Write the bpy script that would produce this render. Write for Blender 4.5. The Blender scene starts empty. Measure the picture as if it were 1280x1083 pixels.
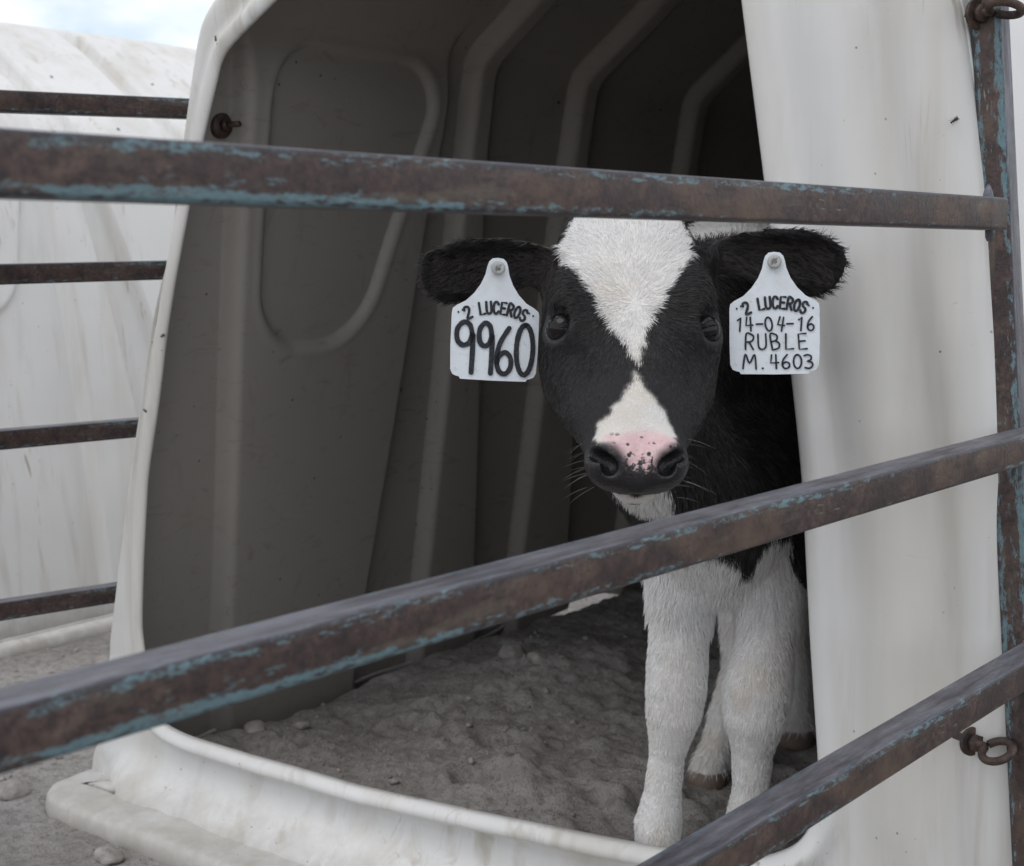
import bpy, bmesh, math, random
import numpy as np
from math import radians, sin, cos, pi, sqrt
from mathutils import Vector, Matrix
random.seed(7)
RNG = np.random.default_rng(7)
S = bpy.context.scene
COL = S.collection

# ------------------------------------------------------------------ camera
cd = bpy.data.cameras.new('camera')
cam = bpy.data.objects.new('camera', cd)
COL.objects.link(cam)
CAM = Vector((1.721, -1.271, 0.76))
YAW = radians(37)
cam.location = CAM
cam.rotation_euler = (radians(90 - 7.24), 0, YAW)
cd.lens = 50
cd.sensor_width = 36
cd.clip_start = 0.05
cd.clip_end = 2000
cd.dof.use_dof = True
cd.dof.focus_distance = 1.26
cd.dof.aperture_fstop = 13
S.camera = cam

# ------------------------------------------------------------------ light
SUN_EL, SUN_AZ = radians(62), radians(176)      # azimuth measured from +Y towards +X
sd = Vector((sin(SUN_AZ) * cos(SUN_EL), cos(SUN_AZ) * cos(SUN_EL), sin(SUN_EL)))
W = bpy.data.worlds.new('World')
S.world = W
W.use_nodes = True
nt = W.node_tree
nt.nodes.clear()
wo = nt.nodes.new('ShaderNodeOutputWorld')
bg = nt.nodes.new('ShaderNodeBackground')
sky = nt.nodes.new('ShaderNodeTexSky')
sky.sky_type = 'NISHITA'
sky.sun_disc = False
sky.sun_elevation = SUN_EL
sky.sun_rotation = SUN_AZ
tc = nt.nodes.new('ShaderNodeTexCoord')
mp = nt.nodes.new('ShaderNodeMapping')
mp.inputs['Scale'].default_value = (3.0, 3.0, 6.5)
mp.inputs['Location'].default_value = (1.1, 0.3, 0.4)
cn = nt.nodes.new('ShaderNodeTexNoise')
cn.inputs['Scale'].default_value = 1.6
cn.inputs['Detail'].default_value = 7
cn.inputs['Roughness'].default_value = 0.55
cr = nt.nodes.new('ShaderNodeValToRGB')
cr.color_ramp.elements[0].position = 0.36
cr.color_ramp.elements[0].color = (0.3, 0.3, 0.3, 1)
cr.color_ramp.elements[1].position = 0.56
mx = nt.nodes.new('ShaderNodeMix')
mx.data_type = 'RGBA'
mx.inputs[7].default_value = (7.6, 7.7, 7.9, 1)
nt.links.new(tc.outputs['Generated'], mp.inputs['Vector'])
nt.links.new(mp.outputs[0], cn.inputs['Vector'])
nt.links.new(cn.outputs['Fac'], cr.inputs[0])
nt.links.new(cr.outputs[0], mx.inputs[0])
nt.links.new(sky.outputs[0], mx.inputs[6])
nt.links.new(mx.outputs[2], bg.inputs[0])
bg.inputs[1].default_value = 0.112
nt.links.new(bg.outputs[0], wo.inputs[0])
sl = bpy.data.lights.new('sun', 'SUN')
sl.energy = 0.5
sl.angle = radians(40)
sl.color = (1.0, 0.955, 0.89)
so = bpy.data.objects.new('sun', sl)
COL.objects.link(so)
so.rotation_euler = sd.to_track_quat('Z', 'Y').to_euler()
S.view_settings.view_transform = 'Standard'
S.view_settings.look = 'None'
S.view_settings.exposure = 0.5
S.view_settings.gamma = 1.0

# ------------------------------------------------------------------ helpers
def hash3(ix, iy, iz):
    n = (ix * 374761393 + iy * 668265263 + iz * 2147483647 + 1274126177) & 0xffffffff
    n = ((n ^ (n >> 13)) * 1274126177) & 0xffffffff
    n = ((n ^ (n >> 15)) * 2246822519) & 0xffffffff
    return ((n ^ (n >> 16)) & 0xffffff) / float(0xffffff)

def vnoise(x, y, z=0.0):
    """value noise, -1..1"""
    x = np.asarray(x, float); y = np.asarray(y, float); z = np.asarray(z, float) + 0 * x
    ix, iy, iz = (np.floor(v).astype(np.int64) for v in (x, y, z))
    fx, fy, fz = x - ix, y - iy, z - iz
    fx, fy, fz = (t * t * (3 - 2 * t) for t in (fx, fy, fz))
    r = 0
    for dx in (0, 1):
        for dy in (0, 1):
            for dz in (0, 1):
                w = (fx if dx else 1 - fx) * (fy if dy else 1 - fy) * (fz if dz else 1 - fz)
                r = r + w * hash3(ix + dx, iy + dy, iz + dz)
    return r * 2 - 1

def fbm(x, y, z=0.0, o=4):
    r, a, f = 0, 0.5, 1.0
    for i in range(o):
        r = r + a * vnoise(np.asarray(x) * f + 17.3 * i, np.asarray(y) * f - 9.1 * i, np.asarray(z) * f + 5.7 * i)
        a *= 0.5; f *= 2.03
    return r

def sst(t):
    t = np.clip(t, 0, 1)
    return t * t * (3 - 2 * t)

def mesh_np(name, V, F, smooth=True):
    """V (n,3); F list of faces or (m,k) array"""
    me = bpy.data.meshes.new(name)
    V = np.asarray(V, dtype=np.float32)
    if isinstance(F, np.ndarray):
        k = F.shape[1]
        me.vertices.add(len(V)); me.vertices.foreach_set('co', V.ravel())
        me.loops.add(F.size); me.loops.foreach_set('vertex_index', F.astype(np.int32).ravel())
        me.polygons.add(len(F))
        me.polygons.foreach_set('loop_start', np.arange(0, F.size, k, dtype=np.int32))
        me.polygons.foreach_set('loop_total', np.full(len(F), k, dtype=np.int32))
        me.update(calc_edges=True)
        me.validate()
    else:
        me.from_pydata([tuple(map(float, v)) for v in V], [], F)
        me.update()
    if smooth:
        me.polygons.foreach_set('use_smooth', [True] * len(me.polygons))
    return me

def link(name, me, mat=None, parent=None):
    o = bpy.data.objects.new(name, me)
    COL.objects.link(o)
    if mat is not None:
        for m in (mat if isinstance(mat, (list, tuple)) else [mat]):
            me.materials.append(m)
    if parent is not None:
        o.parent = parent
    return o

def bm_obj(name, bm, mat=None, parent=None, smooth=True):
    me = bpy.data.meshes.new(name)
    bmesh.ops.recalc_face_normals(bm, faces=bm.faces)
    bm.to_mesh(me); bm.free()
    if smooth:
        me.polygons.foreach_set('use_smooth', [True] * len(me.polygons))
    return link(name, me, mat, parent)

def empty(name, loc=(0, 0, 0), rz=0):
    o = bpy.data.objects.new(name, None)
    o.empty_display_size = 0.1
    o.location = loc
    o.rotation_euler = (0, 0, rz)
    COL.objects.link(o)
    return o

def tag(o, label=None, cat=None, group=None, kind=None):
    if label: o['label'] = label
    if cat: o['category'] = cat
    if group: o['group'] = group
    if kind: o['kind'] = kind
    return o

def solidify(o, t, offset=-1, rim=None):
    m = o.modifiers.new('solid', 'SOLIDIFY')
    m.thickness = t
    m.offset = offset
    if rim is not None:
        m.material_offset_rim = rim
    return m

def add_tube(bm, pts, r, seg=12, closed=False):
    pts = [Vector(p) for p in pts]
    n = len(pts)
    rr = r if isinstance(r, (list, tuple)) else [r] * n
    rings = []
    prev = None
    for i, p in enumerate(pts):
        if closed:
            t = (pts[(i + 1) % n] - pts[i - 1]).normalized()
        else:
            t = (pts[min(i + 1, n - 1)] - pts[max(i - 1, 0)]).normalized()
        if prev is None:
            u = t.orthogonal().normalized()
        else:
            u = (prev - t * prev.dot(t)).normalized()
        prev = u
        v = t.cross(u)
        rings.append([bm.verts.new(p + (u * cos(2 * pi * k / seg) + v * sin(2 * pi * k / seg)) * rr[i]) for k in range(seg)])
    m = n if closed else n - 1
    for i in range(m):
        a, b = rings[i], rings[(i + 1) % n]
        for k in range(seg):
            bm.faces.new((a[k], a[(k + 1) % seg], b[(k + 1) % seg], b[k]))
    if not closed:
        bm.faces.new(rings[0][::-1]); bm.faces.new(rings[-1])

# ------------------------------------------------------------------ materials
class NT:
    def __init__(self, name):
        self.m = bpy.data.materials.new(name)
        self.m.use_nodes = True
        self.t = self.m.node_tree
        self.b = self.t.nodes['Principled BSDF']
        self.out = self.t.nodes['Material Output']
    def n(self, typ, **kw):
        nd = self.t.nodes.new('ShaderNode' + typ)
        for k, v in kw.items():
            setattr(nd, k, v)
        return nd
    def l(self, a, b):
        self.t.links.new(a, b)
    def val(self, sock, v):
        if isinstance(v, (int, float, tuple, list)):
            sock.default_value = v
        else:
            self.l(v, sock)
    def coord(self, kind='Object'):
        return self.n('TexCoord').outputs[kind]
    def map(self, vec, scale=(1, 1, 1), loc=(0, 0, 0)):
        m = self.n('Mapping')
        m.inputs['Scale'].default_value = scale
        m.inputs['Location'].default_value = loc
        self.l(vec, m.inputs['Vector'])
        return m.outputs[0]
    def noise(self, vec, scale, detail=4, rough=0.55, dist=0):
        nd = self.n('TexNoise')
        nd.inputs['Scale'].default_value = scale
        nd.inputs['Detail'].default_value = detail
        nd.inputs['Roughness'].default_value = rough
        nd.inputs['Distortion'].default_value = dist
        self.l(vec, nd.inputs['Vector'])
        return nd.outputs['Fac']
    def vor(self, vec, scale, feat='F1', out='Distance'):
        nd = self.n('TexVoronoi')
        nd.feature = feat
        nd.inputs['Scale'].default_value = scale
        self.l(vec, nd.inputs['Vector'])
        return nd.outputs[out]
    def ramp(self, fac, stops):
        r = self.n('ValToRGB')
        e = r.color_ramp.elements
        while len(e) < len(stops):
            e.new(0.5)
        for i, (p, c) in enumerate(stops):
            e[i].position = p
            e[i].color = (c, c, c, 1) if isinstance(c, (int, float)) else (*c, 1)
        self.l(fac, r.inputs[0])
        return r.outputs[0]
    def mix(self, fac, a, b, mode='MIX'):
        m = self.n('Mix')
        m.data_type = 'RGBA'
        m.blend_type = mode
        self.val(m.inputs[0], fac)
        self.val(m.inputs[6], (*a, 1) if isinstance(a, tuple) and len(a) == 3 else a)
        self.val(m.inputs[7], (*b, 1) if isinstance(b, tuple) and len(b) == 3 else b)
        return m.outputs[2]
    def math(self, op, a, b=0.0, clamp=False):
        m = self.n('Math', operation=op, use_clamp=clamp)
        self.val(m.inputs[0], a); self.val(m.inputs[1], b)
        return m.outputs[0]
    def bump(self, h, strength=0.2, dist=0.01, prev=None):
        b = self.n('Bump')
        b.inputs['Strength'].default_value = strength
        b.inputs['Distance'].default_value = dist
        self.l(h, b.inputs['Height'])
        if prev is not None:
            self.l(prev, b.inputs['Normal'])
        return b.outputs[0]
    def done(self, col=None, rough=None, normal=None, metal=None, spec=None):
        if col is not None: self.val(self.b.inputs['Base Color'], (*col, 1) if isinstance(col, tuple) and len(col) == 3 else col)
        if rough is not None: self.val(self.b.inputs['Roughness'], rough)
        if normal is not None: self.l(normal, self.b.inputs['Normal'])
        if metal is not None: self.val(self.b.inputs['Metallic'], metal)
        if spec is not None: self.val(self.b.inputs['Specular IOR Level'], spec)
        return self.m

def mat_plastic():
    t = NT('white_polyethylene')
    c = t.coord()
    big = t.noise(c, 3.0, 5, 0.6)
    base = t.mix(big, (0.63, 0.625, 0.61), (0.74, 0.735, 0.72))
    # vertical rain streaks
    st = t.noise(t.map(c, (26, 26, 1.6)), 1.0, 5, 0.6, 0.6)
    stm = t.ramp(st, [(0.52, 0.0), (0.68, 0.7)])
    gate = t.ramp(t.noise(c, 2.2, 3), [(0.42, 0.0), (0.62, 1.0)])
    base = t.mix(t.math('MULTIPLY', stm, gate), base, (0.40, 0.36, 0.295))
    wide = t.ramp(t.noise(t.map(c, (9, 9, 0.7), (0.7, 0.2, 0.1)), 1.0, 4, 0.55), [(0.48, 0.0), (0.66, 0.55)])
    base = t.mix(wide, base, (0.545, 0.515, 0.455))
    # a few narrow brown runs
    st2 = t.noise(t.map(c, (70, 70, 2.2)), 1.0, 3, 0.5, 1.2)
    st2 = t.ramp(st2, [(0.60, 0.0), (0.69, 0.75)])
    g2 = t.ramp(t.noise(t.map(c, (5, 5, 3), (3.1, 1.7, 0.4)), 1.0, 2), [(0.55, 0.0), (0.68, 1.0)])
    base = t.mix(t.math('MULTIPLY', st2, g2), base, (0.30, 0.23, 0.15))
    # specks
    sp = t.vor(c, 55)
    spm = t.ramp(sp, [(0.05, 1.0), (0.085, 0.0)])
    spg = t.ramp(t.noise(c, 9, 2), [(0.5, 0.0), (0.62, 1.0)])
    base = t.mix(t.math('MULTIPLY', spm, spg), base, (0.16, 0.13, 0.10))
    # scuffs
    sc = t.noise(t.map(c, (8, 8, 30)), 3.0, 6, 0.7, 2.0)
    base = t.mix(t.ramp(sc, [(0.68, 0.0), (0.74, 0.35)]), base, (0.40, 0.37, 0.33))
    # dust splashed on the foot
    sep = t.n('SeparateXYZ'); t.l(c, sep.inputs[0])
    hz = t.math('ADD', sep.outputs['Z'], t.math('MULTIPLY', t.noise(c, 22, 5, 0.7), 0.10))
    dm = t.ramp(hz, [(0.005, 0.8), (0.07, 0.0)])
    base = t.mix(dm, base, (0.36, 0.335, 0.30))
    nb = t.bump(t.noise(c, 14, 3), 0.12, 0.01)
    nb = t.bump(t.noise(c, 420, 2), 0.10, 0.0006, nb)
    rough = t.ramp(t.noise(c, 11, 4), [(0.3, 0.36), (0.7, 0.56)])
    return t.done(base, rough, nb, spec=0.4)

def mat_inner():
    # inner skin of a used hutch: dusty, grimy plastic with interior shade painted into its darker base
    t = NT('dusty_shaded_lining')
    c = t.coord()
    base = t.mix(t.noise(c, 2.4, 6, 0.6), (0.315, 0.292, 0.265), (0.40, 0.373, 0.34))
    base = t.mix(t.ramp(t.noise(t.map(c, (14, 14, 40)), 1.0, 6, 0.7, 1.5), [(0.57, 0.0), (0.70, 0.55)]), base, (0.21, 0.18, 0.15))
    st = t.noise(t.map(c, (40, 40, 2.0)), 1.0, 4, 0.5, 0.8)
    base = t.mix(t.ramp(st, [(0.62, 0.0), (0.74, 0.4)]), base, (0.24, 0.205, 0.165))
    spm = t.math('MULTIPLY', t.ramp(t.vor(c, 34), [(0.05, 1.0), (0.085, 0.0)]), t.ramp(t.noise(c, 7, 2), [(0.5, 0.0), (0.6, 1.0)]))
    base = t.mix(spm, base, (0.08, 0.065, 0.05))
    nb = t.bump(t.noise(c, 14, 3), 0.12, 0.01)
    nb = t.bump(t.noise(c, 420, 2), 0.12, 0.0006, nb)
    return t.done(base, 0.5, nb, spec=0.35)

def mat_edge():
    t = NT('cut_plastic_edge')
    c = t.coord()
    col = t.mix(t.ramp(t.noise(c, 60, 4), [(0.35, 0.0), (0.7, 1.0)]), (0.55, 0.55, 0.47), (0.30, 0.29, 0.21))
    return t.done(col, 0.7, t.bump(t.noise(c, 300, 3), 0.4, 0.002))

def mat_rail(half):
    """worn paint over rust on a square tube lying along local X"""
    t = NT('rusty_painted_steel')
    c = t.coord()
    sep = t.n('SeparateXYZ'); t.l(c, sep.inputs[0])
    ay = t.math('ABSOLUTE', sep.outputs['Y']); az = t.math('ABSOLUTE', sep.outputs['Z'])
    e = t.math('DIVIDE', t.math('MINIMUM', ay, az), half)         # 1 at the arrises
    n1 = t.noise(c, 38, 6, 0.65)
    n2 = t.noise(c, 260, 4, 0.7)
    n3 = t.noise(t.map(c, (10, 55, 55)), 1.0, 5, 0.6)
    rust = t.ramp(n1, [(0.28, (0.034, 0.024, 0.024)), (0.5, (0.078, 0.050, 0.045)), (0.72, (0.135, 0.096, 0.080))])
    rust = t.mix(t.ramp(n2, [(0.42, 0.0), (0.62, 0.75)]), rust, (0.026, 0.021, 0.023))
    rust = t.mix(t.ramp(n3, [(0.56, 0.0), (0.7, 0.5)]), rust, (0.17, 0.15, 0.115))
    n4 = t.noise(t.map(c, (9, 14, 14), (0.5, 0.9, 0.2)), 1.0, 4, 0.6)
    rust = t.mix(t.ramp(n4, [(0.50, 0.0), (0.66, 0.6)]), rust, t.mix(n2, (0.12, 0.075, 0.05), (0.23, 0.165, 0.115)))
    # grey, worn bare arrises
    em = t.ramp(t.math('ADD', e, t.math('MULTIPLY', t.math('SUBTRACT', n3, 0.5), 0.9)), [(0.74, 0.0), (0.95, 0.8)])
    col = t.mix(em, rust, (0.040, 0.042, 0.052))
    # left-over pale blue paint, flecks gathered near the arrises
    pn = t.noise(t.map(c, (75, 230, 230)), 1.0, 6, 0.76, 0.3)
    pg = t.noise(t.map(c, (3.2, 24, 24), (0.3, 0.1, 0.7)), 1.0, 3, 0.5)
    band = t.ramp(e, [(0.40, 0.0), (0.66, 0.16), (0.88, 0.15), (1.0, 0.05)])
    tot = t.math('ADD', t.math('ADD', pn, band), t.math('MULTIPLY', t.math('SUBTRACT', pg, 0.5), 0.58))
    pm = t.ramp(tot, [(0.66, 0.0), (0.74, 0.8)])
    col = t.mix(pm, col, t.mix(n2, (0.09, 0.155, 0.18), (0.21, 0.34, 0.38)))
    # upper face rubbed grey, with a pale sky reflection painted into its colour
    zt = t.math('ADD', t.math('DIVIDE', sep.outputs['Z'], half), t.math('MULTIPLY', t.math('SUBTRACT', n3, 0.5), 0.12))
    col = t.mix(t.ramp(zt, [(0.93, 0.0), (0.985, 0.75)]), col, t.mix(t.ramp(t.noise(t.map(c, (12, 90, 90)), 1.0, 6, 0.7), [(0.36, 0.0), (0.64, 1.0)]), (0.05, 0.05, 0.062), (0.21, 0.215, 0.25)))
    # pale scratches
    sc = t.noise(t.map(c, (40, 260, 260)), 1.0, 3)
    col = t.mix(t.ramp(sc, [(0.70, 0.0), (0.75, 0.5)]), col, (0.42, 0.40, 0.36))
    nb = t.bump(n2, 0.35, 0.0012)
    nb = t.bump(n1, 0.25, 0.003, nb)
    rough = t.ramp(n1, [(0.3, 0.36), (0.7, 0.6)])
    return t.done(col, rough, nb, 0.25, 0.5)

def mat_iron():
    t = NT('dark_rusty_iron')
    c = t.coord()
    col = t.ramp(t.noise(c, 90, 5), [(0.3, (0.03, 0.026, 0.026)), (0.7, (0.13, 0.085, 0.065))])
    return t.done(col, 0.55, t.bump(t.noise(c, 300, 3), 0.4, 0.001), 0.4)

def mat_ground():
    t = NT('dry_grey_sand')
    c = t.coord()
    n1 = t.noise(c, 5, 6, 0.62)
    n2 = t.noise(c, 60, 5, 0.7)
    n3 = t.noise(c, 420, 3, 0.7)
    col = t.ramp(n1, [(0.3, (0.345, 0.325, 0.308)), (0.55, (0.45, 0.428, 0.408)), (0.75, (0.53, 0.508, 0.485))])
    col = t.mix(t.ramp(n2, [(0.44, 0.0), (0.66, 0.65)]), col, (0.19, 0.17, 0.152))
    col = t.mix(t.ramp(n3, [(0.54, 0.0), (0.66, 0.65)]), col, (0.10, 0.085, 0.075))
    sp = t.ramp(t.vor(c, 90), [(0.06, 0.7), (0.12, 0.0)])
    sp = t.math('MULTIPLY', sp, t.ramp(t.noise(c, 21, 2), [(0.5, 0.0), (0.6, 1.0)]))
    col = t.mix(sp, col, (0.46, 0.43, 0.39))
    nb = t.bump(n2, 0.8, 0.014)
    nb = t.bump(n3, 0.8, 0.005, nb)
    return t.done(col, 0.95, nb, spec=0.15)

def mat_clod():
    t = NT('sand_clod')
    c = t.coord()
    col = t.ramp(t.noise(c, 45, 5), [(0.3, (0.22, 0.20, 0.185)), (0.7, (0.42, 0.395, 0.37))])
    return t.done(col, 0.95, t.bump(t.noise(c, 200, 4), 0.6, 0.004), spec=0.15)

def simple(name, col, rough=0.5, metal=0.0, var=0.15, scale=60):
    t = NT(name)
    c = t.coord()
    d = tuple(x * (1 - var) for x in col)
    u = tuple(min(1, x * (1 + var)) for x in col)
    return t.done(t.ramp(t.noise(c, scale, 4), [(0.3, d), (0.7, u)]), rough, None, metal)

PLASTIC = mat_plastic()
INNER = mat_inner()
EDGE = mat_edge()
RAIL_H = 0.0135
RAIL = mat_rail(RAIL_H)
IRON = mat_iron()
SAND = mat_ground()
CLOD = mat_clod()

# ------------------------------------------------------------------ ground
def inside_hutch(x, y):
    return sst((x + 0.02) / 0.08) * sst((1.37 - x) / 0.08) * sst((y + 0.0) / 0.06) * sst((2.05 - y) / 0.1)

def ground_z(x, y):
    x = np.asarray(x, float); y = np.asarray(y, float)
    near = np.exp(-((x - 0.6) ** 2 + (y - 0.3) ** 2) / 30.0)
    base = 0.010 * fbm(x * 3.1, y * 3.1) + 0.010 * fbm(x * 11, y * 11, 3.3) + 0.006 * fbm(x * 40, y * 40, 8.1, 3)
    ins = inside_hutch(x, y) * 1.0
    lump = 0.022 * fbm(x * 5.2 + 4, y * 5.2, 1.7) + 0.016 * np.abs(fbm(x * 14, y * 14, 9.0)) + 0.010 * fbm(x * 48, y * 48, 2.2, 3)
    mound = 0.055 * np.exp(-(((x - 0.30) / 0.17) ** 2 + ((y - 0.72) / 0.22) ** 2)) + 0.03 * np.exp(-(((x - 0.62) / 0.3) ** 2 + ((y - 0.25) / 0.2) ** 2))
    dip = 0.006 * np.exp(-(((x - 0.06) / 0.12) ** 2 + ((y - 1.28) / 0.24) ** 2))
    z = base * near + ins * (lump + mound + dip)
    for hx, hy in ((0.78, 0.30), (0.66, 0.42), (0.55, 0.22), (0.86, 0.52), (0.44, 0.40), (0.70, 0.12)):
        r2 = ((x - hx) / 0.035) ** 2 + ((y - hy) / 0.028) ** 2
        z = z - 0.020 * np.exp(-r2) + 0.012 * np.exp(-((np.sqrt(r2) - 1.7) / 0.5) ** 2)
    pr = np.random.default_rng(11)
    for _ in range(38):
        hx, hy, sx, sy, dp = pr.uniform(0.12, 1.1), pr.uniform(0.06, 0.95), pr.uniform(0.012, 0.030), pr.uniform(0.012, 0.026), pr.uniform(0.006, 0.016)
        r2 = ((x - hx) / sx) ** 2 + ((y - hy) / sy) ** 2
        z = z - dp * np.exp(-r2) + 0.5 * dp * np.exp(-((np.sqrt(r2) - 1.6) / 0.5) ** 2)
    return z - 0.047 + 0.047 * ins - 0.003

def graded(a, b, step, far):
    core = list(np.arange(a, b + 1e-6, step))
    lo, hi, s = [], [], step
    p, q = a, b
    while q < far:
        s *= 1.22
        p -= s; q += s
        lo.append(p); hi.append(q)
    return np.array(lo[::-1] + core + hi)
gx = graded(-1.4, 1.6, 0.008, 400)
gy = graded(-0.9, 2.1, 0.008, 400)
GX, GY = np.meshgrid(gx, gy, indexing='ij')
GZ = ground_z(GX, GY)
nx, ny = len(gx), len(gy)
idx = np.arange(nx * ny).reshape(nx, ny)
GF = np.stack([idx[:-1, :-1], idx[1:, :-1], idx[1:, 1:], idx[:-1, 1:]], -1).reshape(-1, 4)
g = link('ground', mesh_np('ground', np.stack([GX, GY, GZ], -1).reshape(-1, 3), GF), SAND)
tag(g, 'dry grey sandy ground strewn with clods', 'ground', kind='structure')

# ------------------------------------------------------------------ hutch
def resample(P, n):
    P = np.asarray(P, float)
    d = np.r_[0, np.cumsum(np.linalg.norm(np.diff(P, axis=0), axis=1))]
    t = np.linspace(0, d[-1], n)
    return np.stack([np.interp(t, d, P[:, k]) for k in range(P.shape[1])], -1)

def soften(P, sig, n=None):
    """gaussian smoothing of an evenly sampled open polyline, ends kept"""
    P = np.asarray(P, float)
    L = np.linalg.norm(np.diff(P, axis=0), axis=1).sum()
    s = sig / (L / (len(P) - 1))
    k = int(3 * s) + 1
    w = np.exp(-0.5 * (np.arange(-k, k + 1) / s) ** 2); w /= w.sum()
    pre = 2 * P[0] - P[1:k + 1][::-1]; post = 2 * P[-1] - P[-k - 1:-1][::-1]
    Q = np.vstack([pre, P, post])
    return np.stack([np.convolve(Q[:, j], w, 'valid') for j in range(P.shape[1])], -1)

PROFILE = [(-0.048, -0.045), (-0.036, 0.0), (-0.004, 0.15), (0.026, 0.26), (0.060, 0.39), (0.112, 0.60), (0.165, 0.80), (0.212, 0.95), (0.245, 1.075),
           (0.35, 1.155), (0.46, 1.245), (0.58, 1.312), (0.70, 1.332), (0.82, 1.312), (0.94, 1.245), (1.07, 1.15),
           (1.20, 1.06), (1.248, 1.0), (1.285, 0.80), (1.315, 0.60), (1.338, 0.42), (1.362, 0.21), (1.38, 0.0), (1.386, -0.045)]
NS = 540
prof = soften(resample(PROFILE, NS), 0.022)
KL = int(np.argmin(np.abs(prof[:NS // 2, 1] - 1.08)))                   # left knee
KR = NS // 2 + int(np.argmin(np.abs(prof[NS // 2:, 1] - 1.055)))         # right knee

def box(v, a, b, r):
    return sst((v - a) / r) * (1 - sst((v - b) / r))

def shell_disp(y, x, z):
    """inward relief of the hutch skin: raked wedges on the walls, hoops over the roof"""
    yp = y + 0.16 * np.minimum(z, 1.1)
    wall = 1 - sst((z - 0.98) / 0.16)
    hz = np.clip(z, 0, 1.05)
    w1 = box(yp, 0.235, 0.545 + 0.115 * hz, 0.016) * wall
    w2 = box(yp, 0.725, 0.775 + 0.13 * np.clip(0.95 - hz, 0, 1), 0.013)
    w3 = box(yp, 1.025, 1.075 + 0.15 * np.clip(0.95 - hz, 0, 1), 0.013)
    w4 = box(yp, 1.42, 1.47 + 0.15 * np.clip(0.95 - hz, 0, 1), 0.013)
    d = 0.031 * np.maximum(np.maximum(w1, w2), np.maximum(w3, w4))
    # oval recessed window panel pressed into the first wedge
    cy0, cy1 = 0.285, 0.50 + 0.36 * (z - 0.62)
    cy = (cy0 + cy1) / 2; hy = np.maximum((cy1 - cy0) / 2, 0.02)
    qy = np.abs(yp - cy) - (hy - 0.09); qz = np.abs(z - 0.84) - (0.215 - 0.09)
    sd_ = np.sqrt(np.maximum(qy, 0) ** 2 + np.maximum(qz, 0) ** 2) + np.minimum(np.maximum(qy, qz), 0) - 0.09
    d = d - 0.012 * (1 - sst((sd_ + 0.005) / 0.009))
    d = d + 0.0016 * np.exp(-((sd_ - 0.009) / 0.005) ** 2)
    d = d + 0.004 * vnoise(y * 3.1 + x * 2, z * 3.3, 2.0)
    return d

def build_shell():
    ys = np.arange(0.03, 2.04, 0.0048)
    tang = np.gradient(prof, axis=0)
    tang /= np.linalg.norm(tang, axis=1)[:, None]
    nin = np.stack([tang[:, 1], -tang[:, 0]], -1)          # inward normal
    Y, _ = np.meshgrid(ys, np.arange(NS), indexing='ij')
    X = np.tile(prof[:, 0], (len(ys), 1)); Z = np.tile(prof[:, 1], (len(ys), 1))
    D = shell_disp(Y, X, Z) * sst((Y - 0.03) / 0.05) * (1 - sst((Y - 1.95) / 0.08))
    X = X + nin[None, :, 0] * D; Z = Z + nin[None, :, 1] * D
    # the left skirt does not quite reach the sand half-way back
    gap = -0.045 + (0.039 * np.exp(-((Y - 1.28) / 0.20) ** 4)) * (X < 0.5)
    Z = np.where(Z < 0.10, np.maximum(Z, gap), Z)
    V = [np.stack([X, Y, Z], -1).reshape(-1, 3)]
    nr = len(ys)
    cx, cz = 0.69, 0.62
    lastx, lastz = X[-1], Z[-1]
    caps = [(0.985, 2.062), (0.95, 2.085), (0.88, 2.097), (0.7, 2.10), (0.45, 2.10), (0.2, 2.10), (0.02, 2.10)]
    for s, y in caps:
        zz = np.where(lastz < cz, cz + (lastz - cz) * (1 if s > 0.9 else s), cz + (lastz - cz) * s)
        V.append(np.stack([cx + (lastx - cx) * s, np.full(NS, y), np.maximum(zz, -0.045)], -1))
        nr += 1
    V = np.vstack(V)
    i = np.arange(nr * NS).reshape(nr, NS)
    F = np.stack([i[:-1, :-1], i[:-1, 1:], i[1:, 1:], i[1:, :-1]], -1).reshape(-1, 4)
    # close the lower wedge of the back wall between first and last column
    b = i[-len(caps) - 1:, 0]; e = i[-len(caps) - 1:, -1]
    F2 = np.stack([b[:-1], b[1:], e[1:], e[:-1]], -1)
    return V, np.vstack([F, F2])

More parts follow.
